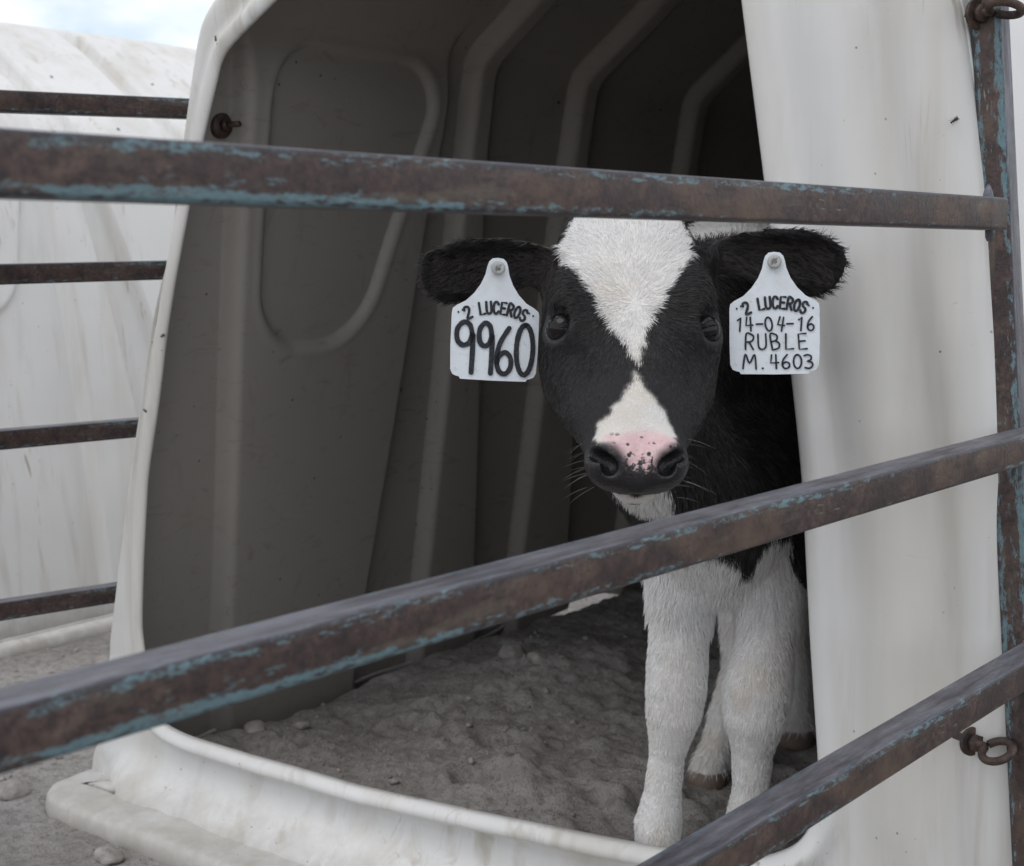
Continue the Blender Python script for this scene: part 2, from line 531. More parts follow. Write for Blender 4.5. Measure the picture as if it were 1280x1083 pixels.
def build_front():
    lw = soften(resample([(0.118, 0.118), (0.103, 0.165), (0.094, 0.22), (0.104, 0.325), (0.119, 0.442), (0.165, 0.635), (0.224, 0.829), (0.259, 0.921), (0.290, 1.000)], 120), 0.012)
    tp = soften(resample([(0.290, 1.000), (0.300, 1.014), (0.318, 1.026), (0.405, 1.075), (0.55, 1.14), (0.70, 1.16), (0.88, 1.13), (1.0, 1.08), (1.034, 1.05), (1.041, 1.003)], 140), 0.007)
    rt_ = soften(resample([(1.041, 1.003), (1.076, 0.788), (1.101, 0.656), (1.117, 0.539), (1.130, 0.38), (1.143, 0.25), (1.142, 0.20)], 120), 0.012)
    bt = soften(resample([(1.142, 0.20), (1.125, 0.165), (1.085, 0.143), (0.998, 0.127), (0.886, 0.116), (0.716, 0.103), (0.521, 0.090), (0.346, 0.088), (0.20, 0.088), (0.150, 0.094), (0.118, 0.118)], 200), 0.012)
    inner = np.vstack([lw[:-1], tp[:-1], rt_[:-1], bt[:-1]])
    lowl, lowr = int(np.argmin(np.abs(prof[:NS // 4, 1] + 0.032))), NS - NS // 4 + int(np.argmin(np.abs(prof[-(NS // 4):, 1] + 0.032)))
    pl_, pt, pr = prof[lowl:KL + 1], prof[KL:KR + 1], prof[KR:lowr + 1]
    ob = np.stack([np.linspace(1.386, -0.042, 200), np.full(200, -0.032)], -1)
    outer = np.vstack([resample(pl_, 120)[:-1], resample(pt, 140)[:-1], resample(pr, 120)[:-1], ob[:-1]])
    N = len(inner)
    # outward direction at the opening's edge
    tg = np.roll(inner, -1, 0) - np.roll(inner, 1, 0)
    tg /= np.linalg.norm(tg, axis=1)[:, None]
    outn = np.stack([-tg[:, 1], tg[:, 0]], -1)
    width = np.linalg.norm(outer - inner, axis=1)
    wabs = [0, .0025, .006, .010, .014, .018, .022, .026, .031, .037]
    ws = np.array([0, .003, .008, .014, .018, .022, .026, .030, .034, .040, .050, .07])
    yv = np.array([-.002, -.0062, -.0082, -.0088, -.0082, -.0055, -.0005, .0022, .0028, .0018, .0004, 0.0])
    fr = [0.08, .18, .28, .38, .48, .58, .66, .74, .81, .87, .92, .96, .985, 1.0]
    rings = []
    def finish(P, w, wd):
        y = np.interp(w, ws, yv)
        x, z = P[:, 0], P[:, 1]
        low_ = sst((0.19 - z) / 0.05)
        y = (y + 0.006 * (1 - low_)) * (1 + 1.3 * low_) + 0.006 * low_ * sst((w - 0.026) / 0.012)
        do = wd - w
        k = np.clip((0.030 - do) / 0.030, 0, 1)
        edge = 0.030 * (1 - np.sqrt(np.maximum(0, 1 - k * k)))
        side = sst((z - 0.0) / 0.08)
        y = y + edge * side
        # soft vertical folds in the wide right-hand flange
        xr = np.interp(z, [0, .2, .42, .6, .8, 1.0], [1.38, 1.36, 1.338, 1.315, 1.285, 1.25])
        q = xr - x
        f = 0.013 * np.exp(-((q - 0.074 - 0.012 * z) / 0.013) ** 2) - 0.006 * np.exp(-((q - 0.045) / 0.012) ** 2) - 0.008 * np.exp(-((q - 0.125) / 0.022) ** 2) + 0.006 * np.exp(-((q - 0.168) / 0.010) ** 2)
        f = f + 0.007 * vnoise(x * 9, z * 3.2, 4.0)
        y = y + f * (x > 0.9) * sst((z - 0.1) / 0.1) * (1 - np.clip(k, 0, 1)) * sst((w - 0.02) / 0.03)
        y = y + 0.003 * vnoise(x * 7, z * 7, 1.0) * (1 - k)
        # foot of the front leans out
        y = y - 0.050 * sst((0.045 - z) / 0.07) ** 1.3 * sst((x + 0.03) / 0.13)
        return np.stack([x, y, z], -1)
    for w in wabs:
        rings.append(finish(inner + outn * w, np.full(N, w), width))
    base = inner + outn * wabs[-1]
    for f in fr:
        P = base + (outer - base) * f
        w = wabs[-1] + np.linalg.norm(outer - base, axis=1) * f
        rings.append(finish(P, w, w / 1.0 + np.linalg.norm(outer - base, axis=1) * (1 - f)))
    V = np.vstack(rings)
    M = len(rings)
    i = np.arange(M * N).reshape(M, N)
    j = np.roll(i, -1, 1)
    F = np.stack([i[:-1], j[:-1], j[1:], i[1:]], -1).reshape(-1, 4)
    return V, F

def build_foot():
    x0, x1, y0, y1, r = -0.052, 1.432, -0.102, 2.15, 0.05
    path = []
    for cx, cy, a0, r in ((x1 - r, y0 + r, -90, r), (x1 - r, y1 - r, 0, r), (x0 + r, y1 - r, 90, r), (x0 + 0.085, y0 + 0.060, 180, 0.060)):
        for k in range(13):
            a = radians(a0 + 90 * k / 12)
            path.append((cx + (0.085 if a0 == 180 else r) * cos(a), cy + r * sin(a)))
    path.append(path[0])
    path = resample(path, 700)[:-1]
    n = len(path)
    tg = np.roll(path, -1, 0) - np.roll(path, 1, 0)
    tg /= np.linalg.norm(tg, axis=1)[:, None]
    out = np.stack([tg[:, 1], -tg[:, 0]], -1)
    sec = [(-0.125, 0.030), (-0.080, 0.0285), (-0.048, 0.0275), (-0.036, 0.0262), (-0.022, 0.0258), (-0.010, 0.0252), (-0.004, 0.0225), (0.0, 0.017), (0.002, 0.006), (0.004, -0.02)]
    s = np.arange(n)
    rings = []
    for o, z in sec:
        ext = 0.022 + 0.103 * sst(np.maximum(-out[:, 1] * 1.6, (0.055 - path[:, 1]) / 0.05 * (path[:, 0] < 0.3)))          # reaches in under the front only
        P = path + out * np.maximum(o, -ext)[:, None]
        wob = 0.004 * vnoise(path[:, 0] * 9, path[:, 1] * 9, 2.0) + 0.003 * vnoise(path[:, 0] * 30, path[:, 1] * 30, 5.0)
        # the left skirt is lifted where light comes in under it
        lift = 0.075 * np.exp(-((path[:, 1] - 1.30) / 0.22) ** 4) * (path[:, 0] < 0.3)
        rings.append(np.stack([P[:, 0] + wob * out[:, 0] * 0.7, P[:, 1] + wob * out[:, 1] * 0.7, z - 0.047 + wob * 0.6 + lift], -1))
    V = np.vstack(rings)
    i = np.arange(len(sec) * n).reshape(len(sec), n); j = np.roll(i, -1, 1)
    F = np.stack([i[:-1], i[1:], j[1:], j[:-1]], -1).reshape(-1, 4)
    return V, F

def eye_bolt(parent, loc, direction, ring_axis):
    """threaded bolt with a bent eye and a washer"""
    d = Vector(direction).normalized()
    a = Vector(ring_axis); a = (a - d * a.dot(d)).normalized()
    up = d.cross(a)
    p = Vector(loc)
    bm = bmesh.new()
    add_tube(bm, [p - d * 0.02, p + d * 0.018], 0.0038, 12)
    c = p + d * 0.033
    pts = [c + (-d * cos(t) + up * sin(t)) * 0.0140 for t in np.linspace(0.12, 2 * pi - 0.25, 26)]
    add_tube(bm, [p + d * 0.013, p + d * 0.0175] + pts, 0.0038, 12)
    o = bm_obj('eye_bolt', bm, IRON, parent)
    bm = bmesh.new()
    add_tube(bm, [p - d * 0.001, p + d * 0.0002, p + d * 0.003, p + d * 0.0034], [0.0125, 0.0135, 0.0135, 0.0125], 24)
    add_tube(bm, [p + d * 0.0034, p + d * 0.010], 0.0085, 6)
    bm_obj('washer', bm, IRON, o)
    return o

hutch = empty('calf_hutch')
tag(hutch, 'white plastic calf hutch with a large open front sheltering the calf', 'hutch', 'white calf hutches')
V, F = build_shell()
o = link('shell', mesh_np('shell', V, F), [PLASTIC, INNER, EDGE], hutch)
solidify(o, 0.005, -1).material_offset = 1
V, F = build_front()
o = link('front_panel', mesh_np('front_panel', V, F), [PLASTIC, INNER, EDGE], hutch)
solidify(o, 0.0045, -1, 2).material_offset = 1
V, F = build_foot()
o = link('foot_flange', mesh_np('foot_flange', V, F), [PLASTIC, EDGE], hutch)
solidify(o, 0.004, -1)
eye_bolt(hutch, (1.296, -0.003, 0.312), (0.90, -0.44, 0.02), (0.25, -0.65, 0.9))
eye_bolt(hutch, (1.262, 0.03, 0.972), (0.93, -0.36, 0.02), (0.1, 0.3, 1))
# nut end of the left-hand bolt, seen inside
bm = bmesh.new()
p = Vector((0.213, 0.070, 0.932)); d = Vector((1, 0.02, 0.0)).normalized()
add_tube(bm, [p - d * 0.01, p + d * 0.003, p + d * 0.006], [0.018, 0.018, 0.016], 20)
add_tube(bm, [p, p + d * 0.036], 0.0042, 12)
add_tube(bm, [p + d * 0.005, p + d * 0.013], 0.0085, 6)
bm_obj('bolt', bm, IRON, hutch)

def copy_tree(o, parent=None):
    c = o.copy()
    COL.objects.link(c)
    if parent is not None:
        c.parent = parent
    for ch in list(o.children):
        copy_tree(ch, c)
    return c
nb = copy_tree(hutch)
nb.location = (-2.19, 0.085, 0.0)
nb['label'] = 'weathered white plastic hutch standing behind the rails beside the open calf hutch'

# ------------------------------------------------------------------ pen panels
def rail_mesh(L, h=RAIL_H, r=0.0028, cap=True):
    """square tube along X from 0 to L"""
    sec = []
    for cy, cz, a0 in ((h - r, h - r, 0), (-(h - r), h - r, 90), (-(h - r), -(h - r), 180), (h - r, -(h - r), 270)):
        for k in range(5):
            a = radians(a0 + 90 * k / 4)
            sec.append((cy + r * cos(a), cz + r * sin(a)))
    n = len(sec)
    m = max(2, int(L / 0.03))
    V, F = [], []
    for i in range(m + 1):
        x = L * i / m
        for y, z in sec:
            V.append((x, y, z))
    for i in range(m):
        for k in range(n):
            F.append((i * n + k, i * n + (k + 1) % n, (i + 1) * n + (k + 1) % n, (i + 1) * n + k))
    F.append(tuple(range(n))[::-1]); F.append(tuple(range(m * n, m * n + n)))
    me = mesh_np('rail', np.array(V), F)
    me.polygons[-1].use_smooth = False; me.polygons[-2].use_smooth = False
    return me

def bar(name, a, b, parent, off=0.0):
    a, b = Vector(a), Vector(b)
    d = b - a
    me = rail_mesh(d.length)
    o = link(name, me, RAIL, parent)
    x = d.normalized()
    z = Vector((0, 0, 1))
    if abs(x.z) > 0.8:
        z = Vector((1, 0, 0.1))
    y = z.cross(x).normalized(); z = x.cross(y)
    M = Matrix((x, y, z)).transposed().to_4x4(); M.translation = a
    o.matrix_local = M
    return o

def weld(parent, p, r=0.006, name='weld_bead'):
    bm = bmesh.new()
    bmesh.ops.create_icosphere(bm, subdivisions=2, radius=r)
    for v in bm.verts:
        v.co = Vector(p) + Vector((v.co.x * 0.8, v.co.y * 0.8, v.co.z * 2.0)) * (1 + 0.25 * float(vnoise(v.co.x * 300, v.co.y * 300, v.co.z * 300)))
    return bm_obj(name, bm, RAIL, parent)

pen = empty('pen_panel', (0, 0, 0))
tag(pen, 'rusty square-tube rail panel in the foreground, crossing in front of the calf', 'fence panel', 'rusty pen panels')
RA = [((1.209, -0.932, 0.795), (1.320, 0.032, 0.792), -0.080), ((1.226, -0.955, 0.570), (1.3285, -0.046, 0.590), 0.16),
      ((1.268, -0.800, 0.362), (1.348, -0.030, 0.398), 0.16), ((1.190, -0.932, 1.012), (1.296, 0.020, 1.008), 0.02)]
for a, b, ext in RA:
    a, b = Vector(a), Vector(b)
    d = (b - a).normalized()
    bar('rail', a - d * 0.8, b + d * ext, pen)
# leaning end post behind the rail ends
weld(pen, (1.306, -0.046, 0.8065), 0.0055)
weld(pen, (1.308, -0.044, 0.778), 0.0050)
bar('post', (1.383, -0.010, -0.06), (1.264, 0.048, 1.03), pen)

pen2 = empty('pen_panel', (0, 0, 0))
tag(pen2, 'rusty rail panel between the two hutches, partly hidden by the open hutch', 'fence panel', 'rusty pen panels')
for ax, az, dz in ((0.145, 0.958, -0.012), (0.083, 0.735, -0.004), (0.012, 0.502, 0.004), (-0.047, 0.243, 0.012)):
    a = Vector((ax, 0.05, az)); d = Vector((-0.10, -0.995, 0))
    b = a + d * 1.5; a = a - d * 0.03
    bar('rail', a, (b.x, b.y, az + dz * 5), pen2)
bar('post', (-0.085, 0.10, -0.06), (0.172, 0.085, 0.960), pen2)

# ------------------------------------------------------------------ calf (local frame: x picture right, y away, z up)
FH = Vector((-sin(YAW), cos(YAW), 0)); RT = Vector((cos(YAW), sin(YAW), 0))
CALF0 = Vector((CAM.x, CAM.y, 0)) + FH * 1.5 + RT * 0.2
calf = empty('calf', CALF0, YAW)
tag(calf, 'young black and white calf with a white blaze looking out of the hutch', 'calf')
f32 = np.float32
H0 = np.array([-0.093, -0.200, 0.790]); HL = np.array([-0.012, -0.602, -0.798]); HL /= np.linalg.norm(HL)
HA = np.array([1.0, 0.0, 0.0]); HA = HA - HL * HA.dot(HL); HA /= np.linalg.norm(HA)
HN = np.cross(HL, HA)
if HN[1] > 0: HN = -HN

def hl(P):
    d = P - H0
    return d @ HA, d @ HL, d @ HN

def hw(a, l, n):
    return H0 + HA * a + HL * l + HN * n

def cone(P, pts, k=0.0):
    """chain of round cones; pts: (x,y,z,r)"""
    d = None
    for (a, b) in zip(pts[:-1], pts[1:]):
        A = np.array(a[:3]); B = np.array(b[:3]); ab = B - A
        t = np.clip(((P - A) @ ab) / (ab @ ab), 0, 1)
        q = np.linalg.norm(P - A - t[:, None] * ab, axis=1) - (a[3] + (b[3] - a[3]) * t)
        d = q if d is None else (smin(d, q, k) if k else np.minimum(d, q))
    return d

def smin(a, b, k):
    h = np.maximum(k - np.abs(a - b), 0) / k
    return np.minimum(a, b) - h * h * k / 4

def smax(a, b, k):
    return -smin(-a, -b, k)

def ellip(P, c, ax, r):
    q = (P - np.array(c)) @ np.array(ax).T / np.array(r)
    n = np.linalg.norm(q, axis=1)
    return (n - 1) * min(r)

HLK = [-0.06, -0.03, 0.0, 0.024, 0.06, 0.10, 0.125, 0.152, 0.185, 0.212, 0.227, 0.242, 0.252, 0.259, 0.263]
HWK = [0.046, 0.056, 0.063, 0.0715, 0.0765, 0.0770, 0.0750, 0.0715, 0.0600, 0.0455, 0.0410, 0.0400, 0.0350, 0.0250, 0.006]
HDK = [-0.045, -0.022, -0.004, 0.004, 0.010, 0.010, 0.007, 0.003, -0.003, -0.006, -0.008, -0.012, -0.016, -0.021, -0.027]
HVK = [-0.095, -0.108, -0.118, -0.126, -0.134, -0.136, -0.131, -0.117, -0.095, -0.075, -0.064, -0.055, -0.051, -0.046, -0.040]
def head_sdf(P):
    a, l, n = hl(P)
    w = np.interp(l, HLK, HWK); D = np.interp(l, HLK, HDK); Vv = np.interp(l, HLK, HVK)
    nc = (D + Vv) / 2; h = np.maximum((D - Vv) / 2, 0.005)
    # narrower along the jaw line and flatter over the forehead
    un = (n - nc) / h
    ww = w * (1 - 0.22 * sst((-un - 0.1) / 0.9)) * (1 - 0.10 * sst((un - 0.3) / 0.7) * sst((l - 0.1) / 0.06))
    pw = 2.7 - 0.75 * sst((l - 0.125) / 0.05) + 0.35 * sst((l - 0.20) / 0.03)
    e = (np.abs(a) / ww) ** pw + np.abs(un) ** pw
    d = (e ** (1 / pw) - 1) * np.minimum(ww, h)
    over = np.maximum(np.maximum(l - HLK[-1], HLK[0] - l), 0)
    return np.where(over > 0, np.maximum(d, 0) * 0.7 + over, d)

EYES = []
for s in (-1, 1):
    c = np.array([s * 0.0640, 0.1130, -0.0075])
    o = np.array([s * 0.60, -0.02, 0.80]); o /= np.linalg.norm(o)
    EYES.append((hw(*(c - o * 0.0070)), (HA * o[0] + HL * o[1] + HN * o[2]), s))

def ear_params(s):
    if s < 0:
        base, tip = np.array([-0.150, -0.180, 0.745]), np.array([-0.2825, -0.212, 0.748])
    else:
        base, tip = np.array([-0.020, -0.180, 0.756]), np.array([0.1000, -0.212, 0.754])
    u = tip - base; L = np.linalg.norm(u); u /= L
    nrm = np.array([0.12 * s, -0.93, -0.34]); nrm -= u * nrm.dot(u); nrm /= np.linalg.norm(nrm)
    v = np.cross(nrm, u)
    if v[2] < 0: v = -v
    return base, u, v, nrm, L
EARS = {s: ear_params(s) for s in (-1, 1)}
def ear_coords(P, s):
    base, u, v, nrm, L = EARS[s]
    d = P - base
    return d @ u / L, d @ v, d @ nrm
def ear_sdf(P, s):
    t, v, w = ear_coords(P, s)
    tt = np.clip(t, 0, 1)
    hwid = np.interp(tt, [0, .12, .3, .5, .7, .82, .91, .97, 1.0], [.0135, .018, .0265, .0345, .0375, .0345, .0275, .0175, .004])
    vc = np.interp(tt, [0, .3, .6, 1.0], [0.0, -0.003, -0.007, -0.004]) + (0.007 if s > 0 else 0.008) * np.sin(tt * pi)
    q = (v - vc)
    wc = 16.0 * q * q * (1 - 0.4 * tt) - 0.016 * np.sin(tt * pi)
    # the upper rim rolls over towards the viewer
    wc = wc + 0.020 * sst((q - 0.012) / 0.022)
    th = np.interp(tt, [0, .2, .6, 1.0], [.013, .0068, .0046, .0040])
    e = (np.abs(q) / hwid) ** 2.4 + (np.abs(w - wc) / th) ** 2
    d = (np.sqrt(e) - 1) * th
    d = np.where(d > th, np.minimum(d, np.linalg.norm(np.stack([np.maximum(np.abs(q) - hwid, 0), np.maximum(np.abs(w - wc) - th, 0)], -1), axis=1) + th * 0.2), d)
    over = np.maximum(np.maximum(t - 1, -t), 0) * EARS[s][4]
    return np.maximum(d, over - 0.001)

FORE = [[(0.005, 0.085, 0.470, 0.058), (-0.008, 0.055, 0.405, 0.041), (-0.0155, 0.030, 0.345, 0.0320), (-0.019, 0.020, 0.285, 0.0325), (-0.021, 0.020, 0.258, 0.0300), (-0.027, 0.028, 0.205, 0.0190), (-0.031, 0.030, 0.160, 0.0200), (-0.0355, 0.032, 0.122, 0.0260), (-0.038, 0.020, 0.088, 0.0230), (-0.041, 0.000, 0.055, 0.0260), (-0.042, -0.012, 0.020, 0.0300)],
        [(0.085, 0.085, 0.480, 0.062), (0.083, 0.050, 0.420, 0.042), (0.0795, 0.020, 0.345, 0.0305), (0.0675, 0.004, 0.287, 0.0375), (0.0660, 0.003, 0.262, 0.0350), (0.0650, 0.010, 0.216, 0.0225), (0.0640, 0.013, 0.170, 0.0190), (0.062, 0.014, 0.125, 0.0260), (0.060, 0.004, 0.088, 0.0230), (0.058, -0.012, 0.055, 0.0260), (0.057, -0.024, 0.020, 0.0300)]]
HIND = [[(0.095, 0.52, 0.52, 0.085), (0.100, 0.47, 0.40, 0.060), (0.128, 0.55, 0.275, 0.030), (0.130, 0.545, 0.24, 0.026), (0.128, 0.515, 0.16, 0.0195), (0.112, 0.490, 0.098, 0.0255), (0.096, 0.470, 0.058, 0.0225), (0.084, 0.456, 0.034, 0.0260), (0.078, 0.449, 0.012, 0.0280)],
        [(0.205, 0.60, 0.52, 0.085), (0.232, 0.58, 0.40, 0.060), (0.245, 0.70, 0.285, 0.030), (0.245, 0.695, 0.25, 0.026), (0.244, 0.672, 0.16, 0.0195), (0.243, 0.658, 0.098, 0.0255), (0.242, 0.640, 0.058, 0.0225), (0.241, 0.630, 0.030, 0.0270), (0.241, 0.625, 0.012, 0.0280)]]

def calf_sdf(P):
    d = smin(cone(P, [(0.055, 0.13, 0.665, 0.100), (0.075, 0.24, 0.690, 0.098), (0.115, 0.42, 0.665, 0.110), (0.150, 0.62, 0.675, 0.095)], 0.03),
             cone(P, [(0.045, 0.085, 0.540, 0.100), (0.070, 0.22, 0.545, 0.130), (0.115, 0.45, 0.555, 0.145), (0.150, 0.60, 0.59, 0.105)], 0.03), 0.06)
    # neck
    d = smin(d, cone(P, [(-0.092, -0.125, 0.715, 0.062), (-0.04, -0.03, 0.69, 0.078), (0.045, 0.10, 0.665, 0.098)]), 0.05)
    d = smin(d, cone(P, [(-0.090, -0.175, 0.655, 0.050), (-0.052, -0.085, 0.57, 0.066), (0.020, 0.035, 0.490, 0.082)]), 0.05)
    # brisket and shoulder points
    d = smin(d, cone(P, [(0.020, 0.015, 0.470, 0.060), (0.030, 0.028, 0.408, 0.028)]), 0.04)
    for c in FORE:
        d = smin(d, cone(P, c), 0.022)
    for c in HIND:
        d = smin(d, cone(P, c), 0.03)
    d = np.maximum(d, -(P[:, 2] - 0.0))
    h = head_sdf(P)
    # cheek and chin masses, brow
    for s in (-1, 1):
        h = smin(h, ellip(P, hw(s * 0.048, 0.105, -0.085), [HA, HL, HN], (0.026, 0.055, 0.045)), 0.02)
        h = smin(h, ellip(P, hw(s * 0.050, 0.086, -0.002), [HA, HL, HN], (0.019, 0.026, 0.013)), 0.02)
        h = smin(h, ellip(P, hw(s * 0.0235, 0.235, -0.020), [HA, HL, HN], (0.0160, 0.018, 0.0155)), 0.012)
        h = smin(h, ellip(P, hw(s * 0.0205, 0.237, -0.0255), [HA, HL, HN], (0.017, 0.017, 0.0115)), 0.010)
    for s in (-1, 1):
        A_ = hw(s * 0.062, 0.128, -0.026); B_ = hw(s * 0.047, 0.185, -0.040)
        h = smin(h, cone(P, [(*A_, 0.0125), (*B_, 0.008)]), 0.012)
    h = smin(h, ellip(P, hw(0, 0.241, -0.0535), [HA, HL, HN], (0.021, 0.021, 0.0105)), 0.006)
    for s in (-1, 1):
        h = smin(h, ear_sdf(P, s), 0.016)
    for c, o, s in EYES:
        h = smin(h, np.linalg.norm(P - c, axis=1) - 0.0178, 0.014)
    d = smin(d, h, 0.035)
    for c, o, s in EYES:
        t1 = HL - o * HL.dot(o); t1 += HN * -0.25; t1 -= o * t1.dot(o); t1 /= np.linalg.norm(t1)
        t2 = np.cross(o, t1)
        d = smax(d, -ellip(P, c + o * 0.0185, [t1, t2, o], (0.0190, 0.0158, 0.0145)), 0.0025)
        # the crease above the upper lid
    # nostrils: comma-shaped hollows that run up and out
    for s in (-1, 1):
        d = smax(d, -ellip(P, hw(s * 0.0230, 0.2440, -0.0170), [HA, HL, HN], (0.0080, 0.0098, 0.0088)), 0.004)
        d = smax(d, -ellip(P, hw(s * 0.0320, 0.2375, -0.0150), [HA * 0.8 - s * HL * 0.6, HL * 0.8 + s * HA * 0.6, HN], (0.0095, 0.0052, 0.0090)), 0.004)
    # mouth
    a, l, n = hl(P)
    m = np.maximum(np.abs(n + 0.0405 - 0.004 * np.exp(-(a / 0.006) ** 2) + 7.0 * a * a) - 0.0017, np.maximum(0.175 - l, np.abs(a) - 0.060))
    return smax(d, -m, 0.004)

def sdf_eval(P, chunk=400000):
    return np.concatenate([calf_sdf(P[i:i + chunk]) for i in range(0, len(P), chunk)]).astype(f32)

def surface_nets():
    h = 0.0028
    lo = np.array([-0.310, -0.370, -0.012]); hi = np.array([0.320, 0.780, 0.840])
    B = 4
    nb_ = np.ceil((hi - lo) / (h * B)).astype(int)
    cx, cy, cz = (lo[k] + (np.arange(nb_[k]) + 0.5) * h * B - 0.5 * h for k in range(3))
    G = np.stack(np.meshgrid(cx, cy, cz, indexing='ij'), -1).reshape(-1, 3)
    dc = sdf_eval(G)
    D = np.repeat(np.repeat(np.repeat(dc.reshape(nb_), B, 0), B, 1), B, 2)
    act = np.abs(dc) < 0.020
    bi = np.stack(np.unravel_index(np.nonzero(act)[0], nb_), -1)
    off = np.stack(np.meshgrid(*[np.arange(B)] * 3, indexing='ij'), -1).reshape(-1, 3)
    vi = (bi[:, None, :] * B + off[None]).reshape(-1, 3)
    D[vi[:, 0], vi[:, 1], vi[:, 2]] = sdf_eval(lo + vi * h)
    Sg = D < 0
    shp = np.array(D.shape)
    cnt = np.zeros(shp - 1, np.int8)
    for o in [(a, b, c) for a in (0, 1) for b in (0, 1) for c in (0, 1)]:
        cnt += Sg[o[0]:shp[0] - 1 + o[0], o[1]:shp[1] - 1 + o[1], o[2]:shp[2] - 1 + o[2]]
    ci = np.stack(np.nonzero((cnt > 0) & (cnt < 8)), -1)
    acc = np.zeros((len(ci), 3)); num = np.zeros(len(ci))
    corners = [(a, b, c) for a in (0, 1) for b in (0, 1) for c in (0, 1)]
    vals = {c: D[ci[:, 0] + c[0], ci[:, 1] + c[1], ci[:, 2] + c[2]] for c in corners}
    for c in corners:
        for ax in range(3):
            if c[ax] == 0:
                e = list(c); e[ax] = 1; e = tuple(e)
                a, b = vals[c], vals[e]
                x = (a < 0) != (b < 0)
                t = np.where(x, a / np.where(x, a - b, 1), 0)
                p = np.array(c, float)[None].repeat(len(ci), 0); p[:, ax] += t
                acc += p * x[:, None]; num += x
    V = lo + (ci + acc / num[:, None]) * h
    lut = -np.ones(shp - 1, np.int32)
    lut[ci[:, 0], ci[:, 1], ci[:, 2]] = np.arange(len(ci))
    F = []
    for ax in range(3):
        u, w = (ax + 1) % 3, (ax + 2) % 3
        sl1 = [slice(1, -1)] * 3; sl1[ax] = slice(0, -1)
        sl2 = [slice(1, -1)] * 3; sl2[ax] = slice(1, None)
        A = Sg[tuple(sl1)]; Bm = Sg[tuple(sl2)]
        e = np.stack(np.nonzero(A != Bm), -1)
        flip = A[e[:, 0], e[:, 1], e[:, 2]]
        base = e.copy(); base[:, u] += 1; base[:, w] += 1
        q = []
        for du, dw in ((0, 0), (-1, 0), (-1, -1), (0, -1)):
            k = base.copy(); k[:, u] += du; k[:, w] += dw
            q.append(lut[k[:, 0], k[:, 1], k[:, 2]])
        q = np.stack(q, -1)
        q = np.where(flip[:, None], q, q[:, ::-1])
        F.append(q)
    F = np.vstack(F)
    F = F[(F >= 0).all(1)]
    return V, F
CV, CF = surface_nets()
# one light smoothing pass along the quads' edges
def smooth_v(V, F, it=2, lam=0.5):
    e = np.vstack([F[:, [0, 1]], F[:, [1, 2]], F[:, [2, 3]], F[:, [3, 0]]])
    deg = np.bincount(e.ravel(), minlength=len(V))
    for _ in range(it):
        s = np.zeros_like(V)
        np.add.at(s, e[:, 0], V[e[:, 1]]); np.add.at(s, e[:, 1], V[e[:, 0]])
        V = V + lam * (s / np.maximum(deg, 1)[:, None] - V)
    return V
CV = smooth_v(CV, CF, 2, 0.45)

def sstep(e0, e1, x):
    return sst((x - e0) / (e1 - e0))

def in_poly(x, y, poly):
    r = np.zeros(len(x), bool)
    n = len(poly)
    for i in range(n):
        x1, y1 = poly[i]; x2, y2 = poly[(i + 1) % n]
        c = ((y1 > y) != (y2 > y)) & (x < (x2 - x1) * (y - y1) / (y2 - y1 + 1e-12) + x1)
        r ^= c
    return r

def pxl(px, py):
    l = (py - 272) * 0.000850 if py < 411 else 0.118 + (py - 411) * 0.00073
    a = (px - 795) / (1368 + (py - 272) * 0.55)
    return a, l
BLAZE1 = [pxl(*q) for q in [(722, 262), (862, 262), (869, 290), (869, 318), (860, 340), (846, 358), (830, 384), (816, 404), (806, 432), (798, 466), (795, 466), (785, 440), (772, 424), (758, 404), (744, 380), (726, 352), (714, 335), (709, 312), (711, 290)]]
BLAZE2 = [pxl(*q) for q in [(795, 474), (798, 474), (800, 482), (810, 497), (824, 512), (836, 526), (845, 545), (841, 562), (815, 572), (797, 575), (770, 574), (748, 565), (740, 550), (745, 535), (760, 523), (776, 506), (790, 484)]]
PINK = [pxl(*q) for q in [(748, 556), (765, 549), (782, 551), (800, 546), (822, 549), (843, 556), (836, 566), (822, 573), (815, 584), (812, 594), (786, 594), (780, 582), (774, 572), (758, 564)]]

